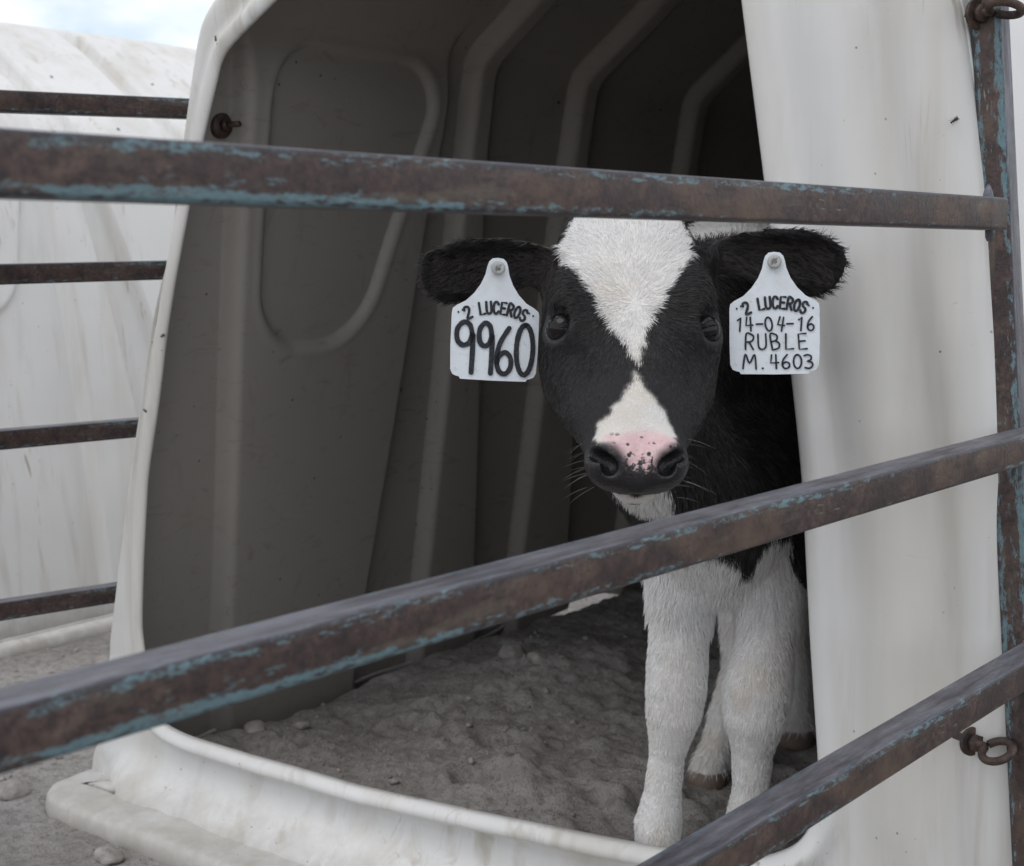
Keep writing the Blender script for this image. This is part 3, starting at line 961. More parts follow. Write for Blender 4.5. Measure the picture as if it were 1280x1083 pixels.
def coat(P, jit=0.0):
    """returns white fraction, pink fraction, bare (no hair) mask at points in the calf's frame"""
    J = P + jit
    x, y, z = J[:, 0], J[:, 1], J[:, 2]
    nz = fbm(x * 40, y * 40, z * 40, 3)
    fine = 0.0028 * vnoise(x * 190, y * 190, z * 190)
    a, l, n = hl(J)
    head = (head_sdf(P) < 0.012) & (P[:, 1] < -0.08)
    A = a + fine + 0.0015 * nz; Lq = l + fine
    front = n > -0.062
    w = np.zeros(len(P))
    w[head & (n > -0.045) & in_poly(A, Lq, BLAZE1)] = 1
    w[head & (n > -0.045) & (l > 0.13) & in_poly(A, Lq, BLAZE2)] = 1
    w[(l < 0.012) & (l > -0.02) & (n > -0.05) & (np.abs(A + 0.002) < 0.050) & head] = 1
    # chin
    w[head & (l > 0.205) & (n < -0.0415 - 5.0 * a * a) & (np.abs(a) < 0.021)] = 0.85
    body = ~head
    legs = (y < 0.20)
    lim = 0.442 + 0.030 * nz + 0.030 * np.exp(-((x - 0.075) / 0.018) ** 2) - 0.05 * sstep(0.095, 0.125, x) - 0.02 * np.exp(-((x - 0.052) / 0.012) ** 2)
    w[body & legs & (z < lim)] = 1
    w[body & ~legs & (z < 0.30 + 0.02 * nz)] = 1
    # throat tuft, chest spot, patch over the withers
    for c, r in (((-0.085, -0.150, 0.555), 0.040), ((-0.070, -0.125, 0.520), 0.030), ((0.022, -0.03, 0.508), 0.017)):
        w[body & (np.linalg.norm(J - np.array(c), axis=1) < r * (1 + 0.5 * nz))] = 0.9
    w[body & (y > 0.07) & (z > 0.725 + 0.03 * nz)] = 1
    # ear backs and edges stay black
    for s in (-1, 1):
        t, v, q = ear_coords(P, s)
        w[(t > 0.10) & (t < 1.1) & (np.abs(v) < 0.06) & (np.abs(q) < 0.05)] = 0
    pink = np.zeros(len(P))
    pink[head & in_poly(a + 0.5 * fine, l + 0.5 * fine, PINK) & (n > -0.052)] = 1
    bare = np.zeros(len(P))
    pad = head & (l > 0.2285 + 0.0015 * nz - 0.05 * np.maximum(np.abs(a) - 0.020, 0)) & (n > -0.040)
    bare[pad] = 1
    for c, o, s in EYES:
        bare[np.linalg.norm(P - c - o * 0.012, axis=1) < 0.0178] = 1
    for c, o, s in EYES:
        w[np.linalg.norm(P - c, axis=1) < 0.03] = 0
    return w, pink, bare

cw, cp, cb = coat(CV)
cear = np.zeros(len(CV))
for s in (-1, 1):
    t_, v_, q_ = ear_coords(CV, s)
    cear[(t_ > 0.12) & (t_ < 0.92) & (np.abs(v_) < 0.028) & (np.abs(q_) < 0.05)] = 1
hoof = ((CV[:, 2] < 0.045) & (CV[:, 1] < 0.2)) | ((CV[:, 2] < 0.030) & (CV[:, 1] >= 0.2))
a_, l_, n_ = hl(CV)
def soften_attr(v, it):
    e = np.vstack([CF[:, [0, 1]], CF[:, [1, 2]], CF[:, [2, 3]], CF[:, [3, 0]]])
    deg = np.bincount(e.ravel(), minlength=len(CV))
    for _ in range(it):
        t = np.bincount(e[:, 0], v[e[:, 1]], len(CV)) + np.bincount(e[:, 1], v[e[:, 0]], len(CV))
        v = 0.5 * v + 0.5 * t / np.maximum(deg, 1)
    return v
cp = soften_attr(cp, 5)
cw = soften_attr(cw, 1)
cb = soften_attr(cb, 2)
me = mesh_np('calf_body', CV, CF)
for nm, arr in (('white', cw), ('pink', cp), ('bare', cb), ('hoof', hoof.astype(float)), ('ear_skin', cear)):
    at = me.attributes.new(nm, 'FLOAT', 'POINT')
    at.data.foreach_set('value', np.asarray(arr, f32))

def mat_calf():
    t = NT('calf_skin_and_coat')
    def A(n):
        nd = t.n('Attribute'); nd.attribute_name = n
        return nd.outputs['Fac']
    c = t.coord()
    n1 = t.noise(c, 60, 4)
    white = t.mix(n1, (0.62, 0.60, 0.57), (0.76, 0.75, 0.73))
    sep = t.n('SeparateXYZ'); t.l(c, sep.inputs[0])
    cream = t.mix(t.ramp(t.noise(c, 18, 3), [(0.45, 0.0), (0.7, 0.6)]), white, (0.58, 0.50, 0.40))
    black = t.mix(n1, (0.010, 0.010, 0.012), (0.022, 0.021, 0.022))
    col = t.mix(A('white'), black, cream)
    col = t.mix(t.math('MULTIPLY', A('ear_skin'), 0.8), col, t.mix(n1, (0.040, 0.034, 0.033), (0.085, 0.072, 0.068)))
    # skin of the nose: dark, with a pink, freckled pad
    skin = t.mix(n1, (0.010, 0.009, 0.010), (0.022, 0.020, 0.022))
    col = t.mix(A('bare'), col, skin)
    pk = t.mix(t.noise(c, 110, 3), (0.60, 0.36, 0.38), (0.74, 0.55, 0.55))
    fr = t.ramp(t.vor(t.map(c, (1, 1, 1), (0.31, 0.2, 0.1)), 150), [(0.24, 1.0), (0.36, 0.0)])
    fr = t.math('MULTIPLY', fr, t.ramp(t.noise(c, 70, 2), [(0.44, 0.0), (0.50, 1.0)]))
    blot = t.ramp(t.math('ADD', t.noise(c, 230, 4, 0.7), t.math('MULTIPLY', t.math('SUBTRACT', 0.590, sep.outputs['Z']), 14.0)), [(0.52, 0.0), (0.60, 1.0)])
    fr = t.math('MAXIMUM', fr, blot)
    pk = t.mix(t.ramp(t.noise(c, 120, 3), [(0.4, 0.0), (0.7, 0.5)]), pk, (0.78, 0.64, 0.62))
    pk = t.mix(fr, pk, (0.03, 0.025, 0.03))
    col = t.mix(A('pink'), col, pk)
    col = t.mix(A('hoof'), col, (0.20, 0.15, 0.12))
    rough = t.ramp(A('bare'), [(0.0, 0.75), (1.0, 0.27)])
    nb = t.bump(t.vor(c, 520), 0.25, 0.0012)
    nb = t.bump(t.noise(t.map(c, (1, 1, 0.3)), 500, 3), 0.4, 0.002, nb)
    return t.done(col, rough, nb, spec=0.4)
body = link('calf_body', me, mat_calf(), calf)

# eyes
def mat_eye():
    t = NT('dark_wet_eye')
    c = t.coord()
    sep = t.n('SeparateXYZ'); t.l(c, sep.inputs[0])
    d = t.math('POWER', t.math('ADD', t.math('POWER', t.math('DIVIDE', sep.outputs['X'], 0.0062), 2.0), t.math('POWER', t.math('DIVIDE', sep.outputs['Y'], 0.0034), 2.0)), 0.5)
    col = t.ramp(d, [(0.42, (0.002, 0.002, 0.004)), (0.5, (0.008, 0.006, 0.006))])
    return t.done(col, 0.03, spec=0.32)
EYEM = mat_eye()
for c, o, s in EYES:
    bm = bmesh.new()
    bmesh.ops.create_uvsphere(bm, u_segments=40, v_segments=24, radius=0.0160)
    for v in bm.verts:                       # cornea bulge along local Z
        if v.co.z > 0.011:
            v.co.z += (v.co.z - 0.011) * 0.25
    e = bm_obj('eye', bm, EYEM, calf)
    z = Vector(o); xx = Vector(HL); xx = (xx - z * xx.dot(z)).normalized(); yy = z.cross(xx)
    M = Matrix((xx, yy, z)).transposed().to_4x4(); M.translation = Vector(c)
    e.matrix_local = M

# ---- hair
def build_hair(N_target):
    T = np.vstack([CF[:, [0, 1, 2]], CF[:, [0, 2, 3]]])
    P0, P1, P2 = CV[T[:, 0]], CV[T[:, 1]], CV[T[:, 2]]
    cr_ = np.cross(P1 - P0, P2 - P0)
    area = np.linalg.norm(cr_, axis=1) / 2
    nrm = cr_ / np.maximum(area[:, None] * 2, 1e-12)
    cen = (P0 + P1 + P2) / 3
    cam_l = np.array([-0.2, -1.5, 0.76])
    tc_ = cam_l - cen; tc_ /= np.linalg.norm(tc_, axis=1)[:, None]
    facing = (nrm * tc_).sum(1)
    wgt = area * (facing > -0.45) * np.where(cen[:, 1] < -0.10, 3.6, 1.0) * np.where((cen[:, 1] > 0.28) & (cen[:, 2] < 0.70), 0.25, 1.0)
    wgt *= cen[:, 2] > 0.03
    pick = RNG.choice(len(T), N_target, p=wgt / wgt.sum())
    r1 = np.sqrt(RNG.random(N_target)); r2 = RNG.random(N_target)
    R = (1 - r1)[:, None] * P0[pick] + (r1 * (1 - r2))[:, None] * P1[pick] + (r1 * r2)[:, None] * P2[pick]
    # smooth vertex normals
    vn = np.zeros_like(CV)
    for k in range(3):
        np.add.at(vn, T[:, k], cr_)
    vn /= np.maximum(np.linalg.norm(vn, axis=1), 1e-12)[:, None]
    Nn = (1 - r1)[:, None] * vn[T[pick, 0]] + (r1 * (1 - r2))[:, None] * vn[T[pick, 1]] + (r1 * r2)[:, None] * vn[T[pick, 2]]
    Nn /= np.maximum(np.linalg.norm(Nn, axis=1), 1e-9)[:, None]
    w, pk, bare = coat(R, RNG.normal(0, 0.0009, (N_target, 3)))
    al_, ll_, nl_ = hl(R)
    keep = (bare < 0.5) & ((pk < 0.5) | (RNG.random(N_target) < 0.55))
    w = np.where(pk > 0.5, 0.95, w)
    hoofm = ((R[:, 2] < 0.045) & (R[:, 1] < 0.2)) | ((R[:, 2] < 0.030) & (R[:, 1] >= 0.2))
    keep &= ~hoofm
    R, Nn, w = R[keep], Nn[keep], w[keep]
    n_ = len(R)
    a, l, nn = hl(R)
    hd = (head_sdf(R) < 0.014) & (R[:, 1] < -0.08)
    flow = np.tile(np.array([0.0, 0.15, -1.0]), (n_, 1))
    back = np.clip((R[:, 2] - 0.45) / 0.1, 0, 1)[:, None]
    flow = flow + back * np.array([0.1, 0.7, 0.2])
    # legs: straight down and a little back, chest: down and inwards
    # face: a whorl between the eyes, hair running up from it to the poll and down to the nose
    wl = 0.100
    fa, fl = a * 1.15, (l - wl) * 1.0
    rr_ = np.sqrt(fa ** 2 + fl ** 2) + 1e-6
    fa, fl = fa / rr_, fl / rr_
    ff = fa[:, None] * HA + fl[:, None] * HL
    side = sst((np.abs(a) - 0.045) / 0.025)[:, None]
    ff = ff * (1 - side) + side * (0.55 * HL - 0.55 * HN + 0.0 * HA)
    flow[hd] = ff[hd]
    ln = np.full(n_, 0.013)
    ln[hd] = np.interp(l[hd], [0.0, 0.06, 0.12, 0.16, 0.20, 0.235], [0.0100, 0.0080, 0.0066, 0.0050, 0.0040, 0.0028])
    low = (R[:, 2] < 0.24) & (R[:, 1] < 0.2)
    ln[low] = 0.0062
    mid = (R[:, 2] >= 0.24) & (R[:, 2] < 0.37) & (R[:, 1] < 0.2)
    ln[mid] = 0.0075
    chest = ~hd & (R[:, 1] < 0.07) & (R[:, 2] > 0.36) & (R[:, 2] < 0.56)
    ln[chest] = 0.015
    brisk = ~hd & (R[:, 2] > 0.35) & (R[:, 2] < 0.43) & (np.abs(R[:, 0] - 0.022) < 0.035)
    ln[brisk] = 0.017
    lift = np.full(n_, 0.30)
    lift[hd] = np.interp(l[hd], [0.0, 0.10, 0.16, 0.22], [0.34, 0.26, 0.18, 0.16])
    lift[chest] = 0.36
    wth = ~hd & (R[:, 2] > 0.72) & (R[:, 1] > 0.05)
    lift[wth] = 0.85; ln[wth] = 0.017
    rad = np.full(n_, 0.00030)
    rad[hd] = 0.00020
    thin = np.zeros(n_, bool)
    for s in (-1, 1):
        t, v, q = ear_coords(R, s)
        base, u, vv, nr_, L = EARS[s]
        m = (t > 0.08) & (t < 1.05) & (np.abs(v) < 0.05) & (np.abs(q) < 0.035)
        flow[m] = u * 1.0 + vv * np.sign(v[m])[:, None] * 0.18
        inner = m & ((Nn @ nr_) > 0.2)
        edge = m & (np.abs(v) > 0.024)
        ln[m] = 0.0055
        ln[inner] = 0.010
        lift[m] = 0.14; lift[inner] = 0.28
        rad[m] = 0.00022
        thin |= inner & (np.abs(v) < 0.026) & (RNG.random(n_) < 0.82)
    # eyelashes
    for c, o, s in EYES:
        d = np.linalg.norm(R - c, axis=1)
        m = (d < 0.024)
        up_ = ((R - c) @ HL) < -0.004
        ln[m] = 0.005; lift[m] = 0.15
    flow = flow + RNG.normal(0, 0.16, flow.shape)
    # clumping: neighbours lean the same way
    cl = np.stack([vnoise(R[:, 0] * 120 + 31 * k, R[:, 1] * 120, R[:, 2] * 120) for k in range(3)], -1)
    flow = flow / np.linalg.norm(flow, axis=1)[:, None] + 0.32 * cl
    tang = flow - Nn * (flow * Nn).sum(1)[:, None]
    tang /= np.maximum(np.linalg.norm(tang, axis=1), 1e-9)[:, None]
    ln = ln * RNG.uniform(0.6, 1.2, n_)
    lift = lift * RNG.uniform(0.5, 1.5, n_)
    K = 4
    pts = np.zeros((n_, K, 3), f32)
    for k in range(K):
        t = k / (K - 1)
        pts[:, k] = R - Nn * 0.0006 + tang * (ln * t)[:, None] + Nn * (ln * lift * (1.6 * t - 0.75 * t * t))[:, None] - np.array([0, 0, 1.0]) * (ln * 0.12 * t * t)[:, None]
    tone = RNG.random(n_)
    k_ = ~thin
    return pts[k_], w[k_], rad[k_], tone[k_]

def hair_curves(name, pts, w, rad, tone, mat, parent):
    n_, K = pts.shape[:2]
    hc = bpy.data.hair_curves.new(name)
    hc.add_curves([K] * n_)
    hc.attributes['position'].data.foreach_set('vector', pts.astype(f32).ravel())
    ra = hc.attributes.get('radius') or hc.attributes.new('radius', 'FLOAT', 'POINT')
    prof_ = np.array([1.0, 0.95, 0.7, 0.15], f32) if K == 4 else np.linspace(1, 0.15, K).astype(f32)
    ra.data.foreach_set('value', (rad[:, None] * prof_[None]).astype(f32).ravel())
    for nm, arr in (('white', w), ('tone', tone)):
        at = hc.attributes.new(nm, 'FLOAT', 'CURVE')
        at.data.foreach_set('value', np.asarray(arr, f32))
    hc.materials.append(mat)
    o = bpy.data.objects.new(name, hc)
    COL.objects.link(o)
    o.parent = parent
    return o

def mat_hair():
    t = NT('calf_hair')
    def A(n):
        nd = t.n('Attribute'); nd.attribute_name = n
        return nd.outputs['Fac']
    wh = t.mix(A('tone'), (0.74, 0.73, 0.71), (0.93, 0.925, 0.915))
    c = t.coord()
    wh = t.mix(t.ramp(t.noise(c, 20, 3), [(0.54, 0.0), (0.76, 0.45)]), wh, (0.66, 0.57, 0.46))
    bk = t.mix(t.math('POWER', A('tone'), 2.5), (0.005, 0.005, 0.006), (0.070, 0.064, 0.062))
    col = t.mix(A('white'), bk, wh)
    return t.done(col, 0.42, spec=0.45)
HAIRM = mat_hair()
pts, w_, rad_, tone_ = build_hair(330000)
hair = hair_curves('coat_hair', pts, w_, rad_, tone_, HAIRM, calf)

# eyelashes and whiskers
def lashes():
    P = []
    for c, o, s in EYES:
        t1 = HL - o * HL.dot(o); t1 /= np.linalg.norm(t1)
        t2 = np.cross(o, t1)
        if t2[2] < 0: t2 = -t2
        for k in range(38):
            u = RNG.uniform(-1, 1)
            root = c + o * 0.0125 + t1 * 0.0150 * u + t2 * (0.0125 * sqrt(1 - u * u * 0.9) + 0.001)
            d = o * 0.55 + t2 * RNG.uniform(0.25, 0.8) + HA * s * 0.45 + t1 * 0.35 * u
            d /= np.linalg.norm(d)
            L = RNG.uniform(0.008, 0.014)
            P.append([root + d * L * t + np.array([0, 0, -1.0]) * L * 0.35 * t * t for t in np.linspace(0, 1, 4)])
    m = len(P)
    for s in (-1, 1):
        for k in range(15):
            root = hw(s * RNG.uniform(0.030, 0.045), RNG.uniform(0.20, 0.25), RNG.uniform(-0.085, -0.03))
            d = HA * s * 0.9 + HL * RNG.uniform(-0.2, 0.6) + HN * RNG.uniform(-0.3, 0.4)
            d /= np.linalg.norm(d)
            L = RNG.uniform(0.012, 0.030)
            P.append([root + d * L * t + np.array([0, 0, -1.0]) * L * 0.2 * t * t for t in np.linspace(0, 1, 4)])
    P = np.array(P)
    w = np.zeros(len(P)); w[m:] = 0.35
    return P, w, np.where(np.arange(len(P)) < m, 0.00022, 0.00010), np.full(len(P), 0.3)
hair_curves('eyelashes', *lashes(), HAIRM, calf)

# ------------------------------------------------------------------ ear tags
def ell(cx, cy, rx, ry, a0=0, a1=360, n=22):
    return [(cx + rx * cos(radians(a0 + (a1 - a0) * k / n)), cy + ry * sin(radians(a0 + (a1 - a0) * k / n))) for k in range(n + 1)]
GLY = {   # hand-drawn strokes in a cell 0..0.6 wide and 0..1 high
    '0': [ell(.30, .5, .26, .5, 90, 450, 30)],
    '1': [[(.12, .78), (.34, 1.0), (.34, 0)]],
    '2': [[(.04, .76), (.10, .94), (.28, 1.0), (.48, .92), (.53, .74), (.42, .50), (.04, 0), (.56, 0)]],
    '3': [[(.06, .95), (.30, 1.0), (.50, .86), (.46, .62), (.24, .53), (.50, .42), (.54, .18), (.32, 0), (.04, .08)]],
    '4': [[(.42, 0), (.42, 1.0)], [(.14, 1.0), (.06, .42), (.58, .42)]],
    '6': [[(.44, 1.0), (.16, .66), (.07, .30), (.16, .06), (.36, 0), (.53, .14), (.52, .36), (.34, .47), (.14, .38), (.08, .24)]],
    '9': [[(.50, .72), (.42, .94), (.24, 1.0), (.07, .86), (.08, .64), (.24, .54), (.42, .60), (.51, .76), (.50, .0)]],
    '-': [[(.06, .5), (.54, .5)]],
    '.': [[(.26, .02), (.30, .05), (.30, .01)]],
    'L': [[(.10, 1), (.08, 0), (.54, .02)]],
    'U': [[(.06, 1), (.06, .26), (.16, .04), (.32, 0), (.46, .08), (.53, .3), (.53, 1)]],
    'C': [[(.54, .80), (.42, .97), (.26, 1), (.10, .84), (.05, .5), (.10, .16), (.26, 0), (.42, .04), (.54, .20)]],
    'E': [[(.54, 1), (.08, 1), (.08, 0), (.54, 0)], [(.08, .52), (.46, .52)]],
    'R': [[(.08, 0), (.08, 1), (.36, 1), (.53, .86), (.50, .62), (.34, .50), (.08, .48)], [(.28, .49), (.56, 0)]],
    'O': [ell(.30, .5, .25, .5, 90, 450, 24)],
    'S': [[(.52, .84), (.36, 1), (.16, .95), (.07, .76), (.18, .56), (.42, .46), (.53, .26), (.42, .05), (.22, 0), (.05, .15)]],
    'B': [[(.09, 0), (.09, 1), (.36, 1), (.50, .82), (.40, .58), (.10, .53)], [(.34, .54), (.55, .36), (.50, .08), (.30, 0), (.09, 0)]],
    'M': [[(.02, 0), (.10, 1), (.31, .38), (.52, 1), (.62, 0)]],
}
class Ink:
    def __init__(self):
        self.V, self.F, self.k = [], [], 0
    def stroke(self, pts, wdt, z0):
        pts = [np.array(p, float) for p in pts]
        d = []
        for p in pts:
            if not d or np.linalg.norm(p - d[-1]) > 1e-6: d.append(p)
        # catmull-rom for a hand-drawn flow where the stroke has many points
        if len(d) > 4:
            q = []
            for i in range(len(d) - 1):
                p0, p1, p2, p3 = d[max(i - 1, 0)], d[i], d[i + 1], d[min(i + 2, len(d) - 1)]
                for t in (0, .25, .5, .75):
                    q.append(0.5 * (2 * p1 + (p2 - p0) * t + (2 * p0 - 5 * p1 + 4 * p2 - p3) * t * t + (3 * p1 - 3 * p2 + p3 - p0) * t ** 3))
            q.append(d[-1]); d = q
        self.k += 1
        z = z0 + 0.000012 * (self.k % 9)
        n = len(d)
        L, R = [], []
        for i, p in enumerate(d):
            t = d[min(i + 1, n - 1)] - d[max(i - 1, 0)]
            t /= np.linalg.norm(t) + 1e-12
            m = np.array([-t[1], t[0]]) * wdt / 2 * (1 + 0.10 * float(vnoise(p[0] * 900, p[1] * 900, self.k)))
            L.append(p + m); R.append(p - m)
        t0 = d[1] - d[0]; t0 /= np.linalg.norm(t0) + 1e-12
        t1 = d[-1] - d[-2]; t1 /= np.linalg.norm(t1) + 1e-12
        def cap(c, t):
            a0 = math.atan2(t[1], t[0])
            return [c + wdt / 2 * np.array([cos(a0 + a), sin(a0 + a)]) for a in np.linspace(pi / 2, -pi / 2, 7)[1:-1]]
        b = len(self.V)
        for i in range(n):
            self.V.append((*L[i], z)); self.V.append((*R[i], z))
        for i in range(n - 1):
            self.F.append((b + 2 * i, b + 2 * i + 1, b + 2 * i + 3, b + 2 * i + 2))
        c1 = cap(d[-1], t1); e = len(self.V)
        self.V += [(*q, z) for q in c1]
        self.F.append((b + 2 * n - 2, b + 2 * n - 1) + tuple(range(e + len(c1) - 1, e - 1, -1)))
        c0 = cap(d[0], -t0); e = len(self.V)
        self.V += [(*q, z) for q in c0]
        self.F.append((b + 1, b) + tuple(range(e + len(c0) - 1, e - 1, -1)))
    def text(self, txt, org, w, h, wdt, adv, z0, ang=0.0, jit=0.0, arc=None):
        """arc = (radius, total tilt): letters ride on an arc whose middle is highest"""
        n = len(txt)
        for i, ch in enumerate(txt):
            cx = org[0] + adv * i
            cy = org[1]
            a = ang + jit * RNG.normal()
            if arc is not None:
                x = adv * (i - (n - 1) / 2)
                th = x / arc
                cx = org[0] + arc * sin(th); cy = org[1] + arc * (cos(th) - 1)
                a = ang - th
            if ch == ' ': continue
            c, s_ = cos(a), sin(a)
            for st in GLY[ch]:
                pts = []
                for (x, y) in st:
                    px, py = (x / 0.6 - 0.5) * w, y * h
                    pts.append((cx + px * c - py * s_, cy + px * s_ + py * c))
                self.stroke(pts, wdt, z0)
    def dot(self, c, r, z0):
        b = len(self.V)
        self.V += [(c[0] + r * cos(2 * pi * k / 10), c[1] + r * sin(2 * pi * k / 10), z0) for k in range(10)]
        self.F.append(tuple(range(b, b + 10)))
    def build(self, name, mat, parent):
        me = mesh_np(name, np.array(self.V), self.F, smooth=False)
        bm = bmesh.new(); bm.from_mesh(me)
        for f in bm.faces:
            if f.normal.z < 0: f.normal_flip()
        bm.to_mesh(me); bm.free()
        return link(name, me, mat, parent)

def mat_tag():
    t = NT('white_tag_plastic')
    c = t.coord()
    col = t.mix(t.noise(c, 40, 5), (0.66, 0.71, 0.76), (0.76, 0.80, 0.84))
    col = t.mix(t.ramp(t.noise(t.map(c, (1, 1, 1)), 160, 5, 0.7), [(0.58, 0.0), (0.74, 0.55)]), col, (0.40, 0.38, 0.35))
    col = t.mix(t.ramp(t.noise(c, 28, 4, 0.6), [(0.5, 0.0), (0.72, 0.5)]), col, (0.52, 0.52, 0.50))
    t.b.inputs['Subsurface Weight'].default_value = 0.15
    t.b.inputs['Subsurface Radius'].default_value = (0.004, 0.004, 0.004)
    return t.done(col, 0.42, t.bump(t.noise(c, 120, 4), 0.15, 0.001), spec=0.45)
TAGM = mat_tag()
def mat_ink(name, worn):
    t = NT(name)
    c = t.coord()
    col = t.ramp(t.noise(c, 330, 5, 0.75), [(0.50, (0.018, 0.020, 0.026)), (0.50 + worn, (0.05, 0.055, 0.065)), (0.80, (0.30, 0.33, 0.36))])
    return t.done(col, 0.55, spec=0.3)
PRINT = mat_ink('printed_tag_letters', 0.12)
PEN = mat_ink('marker_pen_ink', 0.16)
STUD = simple('grey_stud_plastic', (0.42, 0.42, 0.41), 0.5)

PX = 1 / 1400.0
def make_tag(label, loc, roll, yaw, pitch):
    half = [(0, 13), (7, 12), (11, 8), (13, 2), (15, -8), (20, -20), (28, -32), (38, -42), (49, -48), (54, -52), (55, -58),
            (55, -100), (54, -128), (51, -134), (46, -136), (43, -136.5), (41, -139.5), (0, -140)]
    right = half; left = [(-x, y) for x, y in half[::-1][1:-1]]
    out = [(x * PX, y * PX) for x, y in right + left]
    root = bpy.data.objects.new('ear_tag', None)
    COL.objects.link(root)
    base = Matrix.Translation(CALF0) @ Matrix.Rotation(YAW, 4, 'Z') @ Matrix.Translation(Vector(loc))
    # local X right, local Y up, local Z to the viewer
    root.matrix_world = base @ Matrix.Rotation(yaw, 4, 'Z') @ Matrix.Rotation(pi / 2 + pitch, 4, 'X') @ Matrix.Rotation(roll, 4, 'Z')
    tag(root, label, 'ear tag', "ear tags hanging from the calf's ears")
    bm = bmesh.new()
    def bend(x, y):
        return 0.9 * (y + 0.03) ** 2 - 2.0 * x * x
    top = [bm.verts.new((x, y, 0)) for x, y in out]
    f = bm.faces.new(top)
    if f.normal.z < 0: f.normal_flip()
    r = bmesh.ops.inset_region(bm, faces=[f], thickness=0.0009, depth=0.0)
    for v in top: v.co.z -= 0.0007
    ex = bmesh.ops.extrude_edge_only(bm, edges=[e for e in bm.edges if len(e.link_faces) == 1])
    ev = [v for v in ex['geom'] if isinstance(v, bmesh.types.BMVert)]
    for v in ev: v.co.z -= 0.0012
    bm.faces.new(ev) if False else bmesh.ops.holes_fill(bm, edges=[e for e in bm.edges if len(e.link_faces) == 1])
    p = bm_obj('tag_plate', bm, TAGM, root, smooth=False)
    bm = bmesh.new()
    add_tube(bm, [(0, 0, -0.016), (0, 0, 0.0012), (0, 0, 0.0022), (0, 0, 0.0036), (0, 0, 0.0042), (0, 0, 0.0042), (0, 0, 0.0020)],
             [0.003, 0.0032, 0.0062, 0.0060, 0.0048, 0.0026, 0.0020], 20)
    bm_obj('stud', bm, STUD, root)
    return root

t1 = make_tag('white ear tag hand-numbered 9960 under a printed line', (-0.2125, -0.2275, 0.7460), radians(-3.5), radians(9), radians(-6))
k = Ink()
k.text('2 LUCEROS', (0 * PX, -56.5 * PX), 7.5 * PX, 14.5 * PX, 3.2 * PX, 8.3 * PX, 0.0002, arc=78 * PX)
for x, y in ((-47, -57), (-42, -54), (42, -54), (47, -57)): k.dot((x * PX, y * PX), 1.3 * PX, 0.0002)
k.build('printed_lettering', PRINT, t1)
k = Ink()
for i, (ch, x, w) in enumerate((('9', -37, 27), ('9', -11, 22), ('6', 12, 23), ('0', 38, 24))):
    k.text(ch, (x * PX, -131 * PX), w * PX, (62 if ch != '6' else 57) * PX, 6.4 * PX, 0, 0.0004)
k.build('handwritten_number', PEN, t1)

t2 = make_tag('white ear tag with three handwritten lines including a date', (0.0325, -0.2300, 0.7515), radians(1.0), radians(-8), radians(-11))
k = Ink()
k.text('2 LUCEROS', (1 * PX, -58.0 * PX), 7.5 * PX, 14.5 * PX, 3.2 * PX, 8.3 * PX, 0.0002, arc=90 * PX)
for x, y in ((-46, -58), (-41, -55), (42, -55), (47, -58)): k.dot((x * PX, y * PX), 1.3 * PX, 0.0002)
k.build('printed_lettering', PRINT, t2)
k = Ink()
k.text('14-04-16', (-43 * PX, -86 * PX), 9.5 * PX, 17 * PX, 2.3 * PX, 12.4 * PX, 0.0004, ang=0.03, jit=0.09)
k.text('RUBLE', (-31 * PX, -109 * PX), 12 * PX, 19 * PX, 2.3 * PX, 16.4 * PX, 0.0004, ang=0.03, jit=0.09)
k.text('M', (-31 * PX, -133 * PX), 16 * PX, 18 * PX, 2.3 * PX, 16 * PX, 0.0004, jit=0.04)
k.text('.4603', (-14 * PX, -133 * PX), 11 * PX, 17 * PX, 2.3 * PX, 14.0 * PX, 0.0004, ang=0.03, jit=0.09)
k.build('handwritten_lines', PEN, t2)

# ------------------------------------------------------------------ clods, gravel and flies
def rock_mesh(name, r, seed, sub=3, flat=0.6):
    bm = bmesh.new()
    bmesh.ops.create_icosphere(bm, subdivisions=sub, radius=1)
    co = np.array([v.co[:] for v in bm.verts])
    d = 1 + 0.35 * fbm(co[:, 0] * 1.4 + seed, co[:, 1] * 1.4, co[:, 2] * 1.4, 4) + 0.12 * fbm(co[:, 0] * 5 + seed, co[:, 1] * 5, co[:, 2] * 5, 3)
    co = co * d[:, None] * np.array([1, 0.8, flat]) * r
    me = mesh_np(name, co, np.array([[v.index for v in f.verts] for f in bm.faces]))
    bm.free()
    return me
CL = [((0.075, 0.232), 0.020, 'lumpy sand clod at the foot of the ridge on the inner wall'),
      ((0.225, 0.715), 0.026, 'rounded sand clod on the mound inside the hutch'),
      ((0.300, 0.690), 0.022, 'larger pale sand clod next to the rounded one on the mound'),
      ((0.11, 0.30), 0.014, 'small sand clod against the inner wall'),
      ((-0.16, 0.27), 0.030, 'dark dirt clod on the ground between the two hutches'),
      ((-0.56, 0.42), 0.022, "dirt clod beside the neighbouring hutch's foot"),
      ((-0.10, -0.09), 0.024, 'crumbly dirt clod beside the rounded corner of the hutch foot'),
      ((0.19, -0.14), 0.022, 'dirt clod lying against the front of the hutch foot')]
for i, ((x, y), r, lb) in enumerate(CL):
    o = link('dirt_clod', rock_mesh('dirt_clod', r, 3.7 * i), CLOD)
    o.location = (x, y, float(ground_z(x, y)) + r * 0.25)
    o.rotation_euler = (0.2, 0.1, i * 1.3)
    tag(o, lb, 'clod', 'clods of dry dirt')

